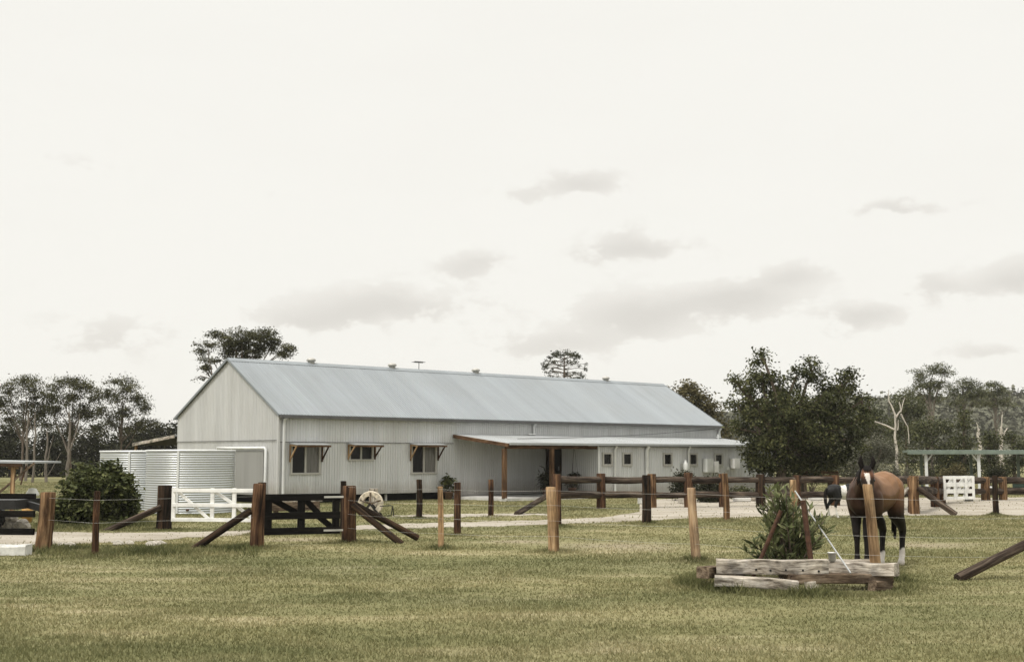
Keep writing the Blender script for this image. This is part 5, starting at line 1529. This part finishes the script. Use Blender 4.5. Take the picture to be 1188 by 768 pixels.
wood_tree('dark tree right of the rounded green tree, behind the shelter posts', 1100, 86, [(1100, 530, 16, 16), (1108, 545, 18, 14), (1092, 548, 14, 10)], 'under_leaf', 110)
wood_tree('tree at the far right edge behind the shelter', 1215, 88, [(1212, 490, 18, 18), (1226, 500, 20, 22), (1210, 520, 22, 22), (1235, 530, 22, 22)], 'forest_leaf', 160)
shrub('grey_shrub', 'wispy grey-green shrub behind the horse and fence', 'shrub', 1012, 58, [(1012, 520, 24, 18), (996, 532, 18, 16), (1026, 528, 16, 18), (1008, 545, 26, 12), (984, 545, 12, 10)], 210, 34, 0.32, 0.12, M['grey_leaf'], aspect=0.3, stems=14)
shrub('grey_shrub', 'low pale shrub at the foot of the grey-green wispy one, right of the horse ears', 'shrub', 1040, 56, [(1036, 548, 16, 10), (1050, 552, 12, 8)], 80, 26, 0.25, 0.11, M['grey_leaf'], aspect=0.3, stems=8)
shrub('low_shrub', 'low green shrub behind the fence left of the horse', 'shrub', 940, 54, [(930, 552, 12, 8), (946, 550, 12, 10), (918, 556, 8, 7)], 80, 26, 0.22, 0.11, M['forest_leaf'], stems=8)
for px, lab in ((1100, 'dry tussock shrub under the shelter roof left of its middle post'), (1150, 'dark shrub under the right part of the shelter roof')):
    shrub('low_shrub', lab, 'shrub', px, 60, [(px, 552, 13, 10), (px + 10, 548, 10, 12)], 80, 26, 0.25, 0.11, M['olive_leaf'] if px == 1100 else M['under_leaf'], stems=8)
dt = bare_trunk('dead_tree', 'bleached dead tree with forked bare white limbs in front of the right woodland', 1039.5, 66, 480, 0.085,
    [(1039.5, 484, 1031, 465, .06), (1031.5, 466, 1031, 452, .035), (1039.5, 484, 1045, 476, .055), (1045, 478, 1043, 466, .035), (1045, 478, 1050, 461, .03), (1045, 480, 1053, 495, .05), (1039, 499, 1015, 489, .06), (1041.5, 499, 1042, 487, .03), (1053, 495, 1055, 515, .03)], 'dead_wood')
bare_trunk('dead_tree', 'pale bare trunk on the hillside above the shelter roof', 1136, 120, 497, 0.2, [(1136, 505, 1133, 490, .08)], 'dead_wood', 'pale trunks on the hillside')
bare_trunk('dead_tree', 'pale bare trunk with raised limbs on the hillside, right of a shorter one', 1162.5, 120, 495, 0.2, [(1162, 508, 1158, 498, .1), (1163, 508, 1169, 496, .1), (1162, 495, 1163, 478, .07)], 'dead_wood', 'pale trunks on the hillside')
bare_trunk('dead_tree', 'thin straight pale trunk rising from the hillside to the gum crowns', 1156.5, 121, 470, 0.1, [], 'gum_bark', 'pale trunks on the hillside')

# ================================================================== HAZE
hz, hnt, hb = new_mat('haze')
hnt.nodes.remove(hb)
pv = N(hnt, 'ShaderNodeVolumePrincipled')
pv.inputs['Color'].default_value = (0.93, 0.91, 0.86, 1); pv.inputs['Density'].default_value = 0.00025; pv.inputs['Anisotropy'].default_value = 0.0
hnt.links.new(pv.outputs[0], hnt.nodes['Material Output'].inputs['Volume'])
b = MB(); b.box(-1600, 1600, -80, 2600, -1.0, 26.0)
tag(b.build('haze', hz), kind='stuff')

# ================================================================== GRASS
def strip_mask(px, py):
    m = np.zeros(len(px), bool)
    for st in STRIPS:
        t = np.interp(px, st[0], st[1], left=1e9, right=1e9); b_ = np.interp(px, st[0], st[2], left=-1e9, right=-1e9)
        m |= (py > t) & (py < b_)
    return m
def to_px(x, y):
    c, s = math.cos(PITCH), math.sin(PITCH)
    dz = -EYE
    d = y * c + dz * s; up = -y * s + dz * c
    return CX + F * x / d, CY - F * up / d
def vnoise(x, y, seed):
    r = np.random.default_rng(seed); T = r.uniform(0, 1, (64, 64))
    xi, yi = np.floor(x).astype(int), np.floor(y).astype(int); fx, fy = x - xi, y - yi
    fx = fx * fx * (3 - 2 * fx); fy = fy * fy * (3 - 2 * fy)
    g = lambda a, b_: T[a % 64, b_ % 64]
    return (g(xi, yi) * (1-fx) + g(xi+1, yi) * fx) * (1-fy) + (g(xi, yi+1) * (1-fx) + g(xi+1, yi+1) * fx) * fy
NB = 820000
y = 7.8 * np.exp(rng.uniform(0, 1, NB) * math.log(75 / 7.8))
x = rng.uniform(-1, 1, NB) * (y * 0.62 + 3.0)
# more blades where it grows long: round the planter, the post feet, the bush and the verge
e0 = gx(926, 15.6); ta = rng.uniform(0, 6.283, 9000); tr = 1 + rng.normal(size=9000) * 0.13
xs_, ys_ = [e0.x + 1.38 * np.cos(ta) * tr], [15.75 + 1.28 * np.sin(ta) * tr]
for (o, p, H, r) in P.values():
    xs_.append(p.x + rng.normal(size=900) * (0.12 + r)); ys_.append(p.y + rng.normal(size=900) * (0.10 + r))
q0 = gx(112, 28.5); ta = rng.uniform(0, 6.283, 9000); tr = 0.9 + rng.normal(size=9000) * 0.3
xs_.append(q0.x + np.cos(ta) * tr); ys_.append(q0.y + np.sin(ta) * tr)
va, vb = gnd(70, 640), gnd(290, 636); tt = rng.uniform(0, 1, 7000)
xs_.append(va.x + (vb.x - va.x) * tt); ys_.append(va.y + (vb.y - va.y) * tt + rng.normal(size=7000) * 0.55)
x = np.concatenate([x] + xs_); y = np.concatenate([y] + ys_); NB = len(x)
px, py = to_px(x, y)
keep = ~strip_mask(px, py) | (rng.uniform(0, 1, NB) < 0.035)
lx = (x - A.x) * U.x + (y - A.y) * U.y; ly = (x - A.x) * V.x + (y - A.y) * V.y
keep &= ~((lx > S_P0 - 0.1) & (lx < L) & (ly > -D - 0.2) & (ly < W)) & ~((lx > -0.1) & (lx < S_P0) & (ly > 0.1) & (ly < W))
patch = 0.6 * vnoise(x * 0.55 + 9, y * 0.4 + 3, 3) + 0.4 * vnoise(x * 2.1, y * 1.6, 4)
keep &= rng.uniform(0, 1, NB) < 0.42 + 0.95 * patch
for (wpx, wpy, wrx, wry) in WORN:
    wp = gnd(wpx, wpy); keep &= rng.uniform(0, 1, NB) > 0.7 * np.exp(-(((x - wp.x) / wrx) ** 2 + ((y - wp.y) / wry) ** 2))
x, y, patch = x[keep], y[keep], patch[keep]; n = len(x)
h = (0.016 + 0.034 * patch ** 1.5) * rng.uniform(0.5, 1.5, n)
# longer tufts round posts, sleepers and along the verge where the mower does not reach
tall = np.zeros(n)
for key, (o, p, H, r) in P.items():
    d = np.hypot(x - p.x, (y - p.y) * 1.0); tall = np.maximum(tall, np.exp(-(d / (0.16 + r)) ** 2) * 0.8)
ex = gx(926, 15.6)
d = np.abs(np.hypot((x - ex.x) / 1.38, (y - 15.75) / 1.28) - 1.0); tall = np.maximum(tall, np.exp(-(d / 0.16) ** 2) * 1.3)
q0 = gx(112, 28.5); d = np.hypot(x - q0.x, y - q0.y); tall = np.maximum(tall, np.exp(-((d - 0.8) / 0.6) ** 2) * 1.3)
pxk, pyk = to_px(x, y)
verge = np.exp(-((pyk - 640) / 7.0) ** 2) * ((pxk > 40) & (pxk < 300)); tall = np.maximum(tall, verge * 0.9)
tall *= np.clip(0.1 + 1.5 * vnoise(x * 2.3 + 5, y * 2.3, 8), 0, 1.2)
h = h * (1 + tall * 2.4) + 0.02 * tall * rng.uniform(0, 1, n)
wd = np.maximum(0.0036, 0.00048 * y) * rng.uniform(0.7, 1.3, n)
an = rng.uniform(0, 6.283, n); ln = rng.uniform(0.2, 1.1, n) * h
dx, dy = np.cos(an), np.sin(an)
a2 = rng.uniform(0, 6.283, n)
v = np.zeros((n, 3, 3), np.float32)
v[:, 0] = np.stack([x - np.cos(a2) * wd, y - np.sin(a2) * wd, np.zeros(n)], 1)
v[:, 1] = np.stack([x + np.cos(a2) * wd, y + np.sin(a2) * wd, np.zeros(n)], 1)
v[:, 2] = np.stack([x + dx * ln, y + dy * ln, h], 1)
long_ = tall > 0.42
tag(raw_mesh('grass', v[~long_].reshape(-1, 3), 3, M['blade']), kind='stuff')
M['long_blade'] = leaf_mat('long grass blades', (0.06, 0.066, 0.027), (0.12, 0.125, 0.054), (0.22, 0.21, 0.10), 0.7, 0.25, 1.2)
tag(raw_mesh('long_grass', v[long_].reshape(-1, 3), 3, M['long_blade']), kind='stuff')

# ================================================================== SKY, SUN, CAMERA
SUN_AZ, SUN_EL = R(222), R(56)     # compass-style: direction the light comes from (behind us, to the left)
w = bpy.data.worlds.new('World'); SC.world = w; w.use_nodes = True
nt = w.node_tree
for n_ in list(nt.nodes): nt.nodes.remove(n_)
out = N(nt, 'ShaderNodeOutputWorld')
sky = N(nt, 'ShaderNodeTexSky'); sky.sky_type = 'NISHITA'; sky.sun_disc = False
sky.sun_elevation = SUN_EL; sky.sun_rotation = SUN_AZ
sky.air_density = 1.0; sky.dust_density = 3.0
bg1 = N(nt, 'ShaderNodeBackground'); bg1.inputs['Strength'].default_value = 0.05
nt.links.new(sky.outputs[0], bg1.inputs['Color'])
tc = N(nt, 'ShaderNodeTexCoord')
sep = N(nt, 'ShaderNodeSeparateXYZ'); nt.links.new(tc.outputs['Generated'], sep.inputs[0])
def mth(op, a, b_=None, c=None):
    m = N(nt, 'ShaderNodeMath', operation=op)
    for i, v_ in enumerate((a, b_, c)):
        if v_ is None: continue
        if isinstance(v_, (int, float)): m.inputs[i].default_value = v_
        else: nt.links.new(v_, m.inputs[i])
    return m.outputs[0]
az = mth('ARCTAN2', sep.outputs[0], sep.outputs[1]); el = mth('ARCSINE', sep.outputs[2])
n1 = noise(nt, mapping(nt, tc.outputs['Generated'], (16, 16, 26)), 1.0, 6, 0.62)
n2 = noise(nt, mapping(nt, tc.outputs['Generated'], (5, 5, 14)), 1.0, 5, 0.6)
azw = mth('ADD', az, mth('MULTIPLY_ADD', n1.outputs['Fac'], 0.05, -0.025))
elw = mth('ADD', el, mth('MULTIPLY_ADD', n1.outputs['Fac'], 0.03, -0.015))
tot = None
CL = [(680, 208, 46, 15, .9), (606, 222, 36, 8, .5), (735, 286, 62, 14, 1.0), (545, 306, 36, 13, .85), (450, 352, 95, 18, 1.0), (130, 388, 60, 18, .7), (740, 362, 70, 22, 1.1), (860, 342, 62, 17, 1.1),
      (922, 316, 36, 11, .8), (995, 368, 44, 11, 1.0), (1042, 240, 60, 8, .8), (1085, 332, 44, 13, .8), (1182, 320, 34, 18, 1.0), (640, 398, 80, 14, .8), (350, 368, 60, 13, .6), (1150, 404, 40, 10, .7), (110, 190, 60, 9, .35), (300, 224, 40, 6, .3)]
for (cpx, cpy, rx, ry, amp) in CL:
    d = ray(cpx, cpy).normalized()
    a0, e0 = math.atan2(d.x, d.y), math.asin(d.z)
    u_ = mth('MULTIPLY', mth('SUBTRACT', azw, a0), F / (rx * 1.15)); v_ = mth('MULTIPLY', mth('SUBTRACT', elw, e0), F / (ry * 1.3))
    gq = mth('EXPONENT', mth('MULTIPLY', mth('ADD', mth('MULTIPLY', u_, u_), mth('MULTIPLY', v_, v_)), -1.0))
    gq = mth('MULTIPLY', gq, amp)
    low_ = mth('MINIMUM', mth('MAXIMUM', mth('MULTIPLY_ADD', v_, -0.35, 0.75), 0.35), 1.0)   # greyer bases
    shd = mth('MULTIPLY', gq, low_); tots = shd if tot is None else mth('ADD', tots, shd)
    tot = gq if tot is None else mth('ADD', tot, gq)
n3 = noise(nt, mapping(nt, tc.outputs['Generated'], (34, 34, 58)), 1.0, 8, 0.6)
val = mth('ADD', mth('MULTIPLY', tot, 1.35), mth('MULTIPLY_ADD', n3.outputs['Fac'], 3.0, -1.5))
sm = N(nt, 'ShaderNodeMapRange', interpolation_type='SMOOTHSTEP')
sm.inputs['From Min'].default_value = 0.30; sm.inputs['From Max'].default_value = 0.85
nt.links.new(val, sm.inputs['Value'])
cl = mth('MULTIPLY', sm.outputs['Result'], mth('MULTIPLY_ADD', mth('MINIMUM', tots, 1.0), 1.05, 0.08))
thin = mth('MULTIPLY', mth('MULTIPLY_ADD', n2.outputs['Fac'], 1.0, -0.45), 0.22)
cl = mth('MAXIMUM', mth('ADD', cl, thin), 0.0)
colr = ramp(nt, [(0.0, (0.915, 0.90, 0.845)), (0.5, (0.825, 0.80, 0.745)), (1.0, (0.72, 0.695, 0.645))])
nt.links.new(cl, colr.inputs['Fac'])
bg2 = N(nt, 'ShaderNodeBackground')
nt.links.new(colr.outputs['Color'], bg2.inputs['Color'])
# overcast dome: brighter overhead than near the horizon
mr = N(nt, 'ShaderNodeMapRange'); mr.inputs['From Min'].default_value = 0.50; mr.inputs['From Max'].default_value = 0.95
mr.inputs['To Min'].default_value = 0.905; mr.inputs['To Max'].default_value = 2.3
nt.links.new(sep.outputs[2], mr.inputs['Value'])
nt.links.new(mr.outputs[0], bg2.inputs['Strength'])
ad = N(nt, 'ShaderNodeMixShader'); ad.inputs[0].default_value = 0.93
nt.links.new(bg1.outputs[0], ad.inputs[1]); nt.links.new(bg2.outputs[0], ad.inputs[2])
nt.links.new(ad.outputs[0], out.inputs['Surface'])

sd = bpy.data.lights.new('sun', 'SUN'); sd.energy = 2.2; sd.angle = R(11); sd.color = (1.0, 0.955, 0.89)
so = bpy.data.objects.new('sun', sd); COL.objects.link(so)
dirn = Vector((math.sin(SUN_AZ) * math.cos(SUN_EL), math.cos(SUN_AZ) * math.cos(SUN_EL), math.sin(SUN_EL)))
so.rotation_euler = dirn.to_track_quat('Z', 'Y').to_euler()

cd = bpy.data.cameras.new('camera'); co = bpy.data.objects.new('camera', cd); COL.objects.link(co)
cd.sensor_width = 36.0; cd.sensor_fit = 'HORIZONTAL'; cd.lens = F / 1188 * 36
cd.clip_end = 6000; cd.clip_start = 0.1
co.location = (0, 0, EYE); co.rotation_euler = (math.pi / 2 + PITCH, 0, 0)
cd.dof.use_dof = True; cd.dof.focus_distance = 18.5; cd.dof.aperture_fstop = 5.0
SC.camera = co
vs = SC.view_settings
vs.view_transform = 'Standard'; vs.look = 'None'; vs.exposure = 0.26; vs.gamma = 1.0; vs.use_curve_mapping = False
SC.cycles.max_bounces = 6; SC.cycles.transparent_max_bounces = 4
SC.cycles.use_denoising = True
SC.cycles.use_adaptive_sampling = True
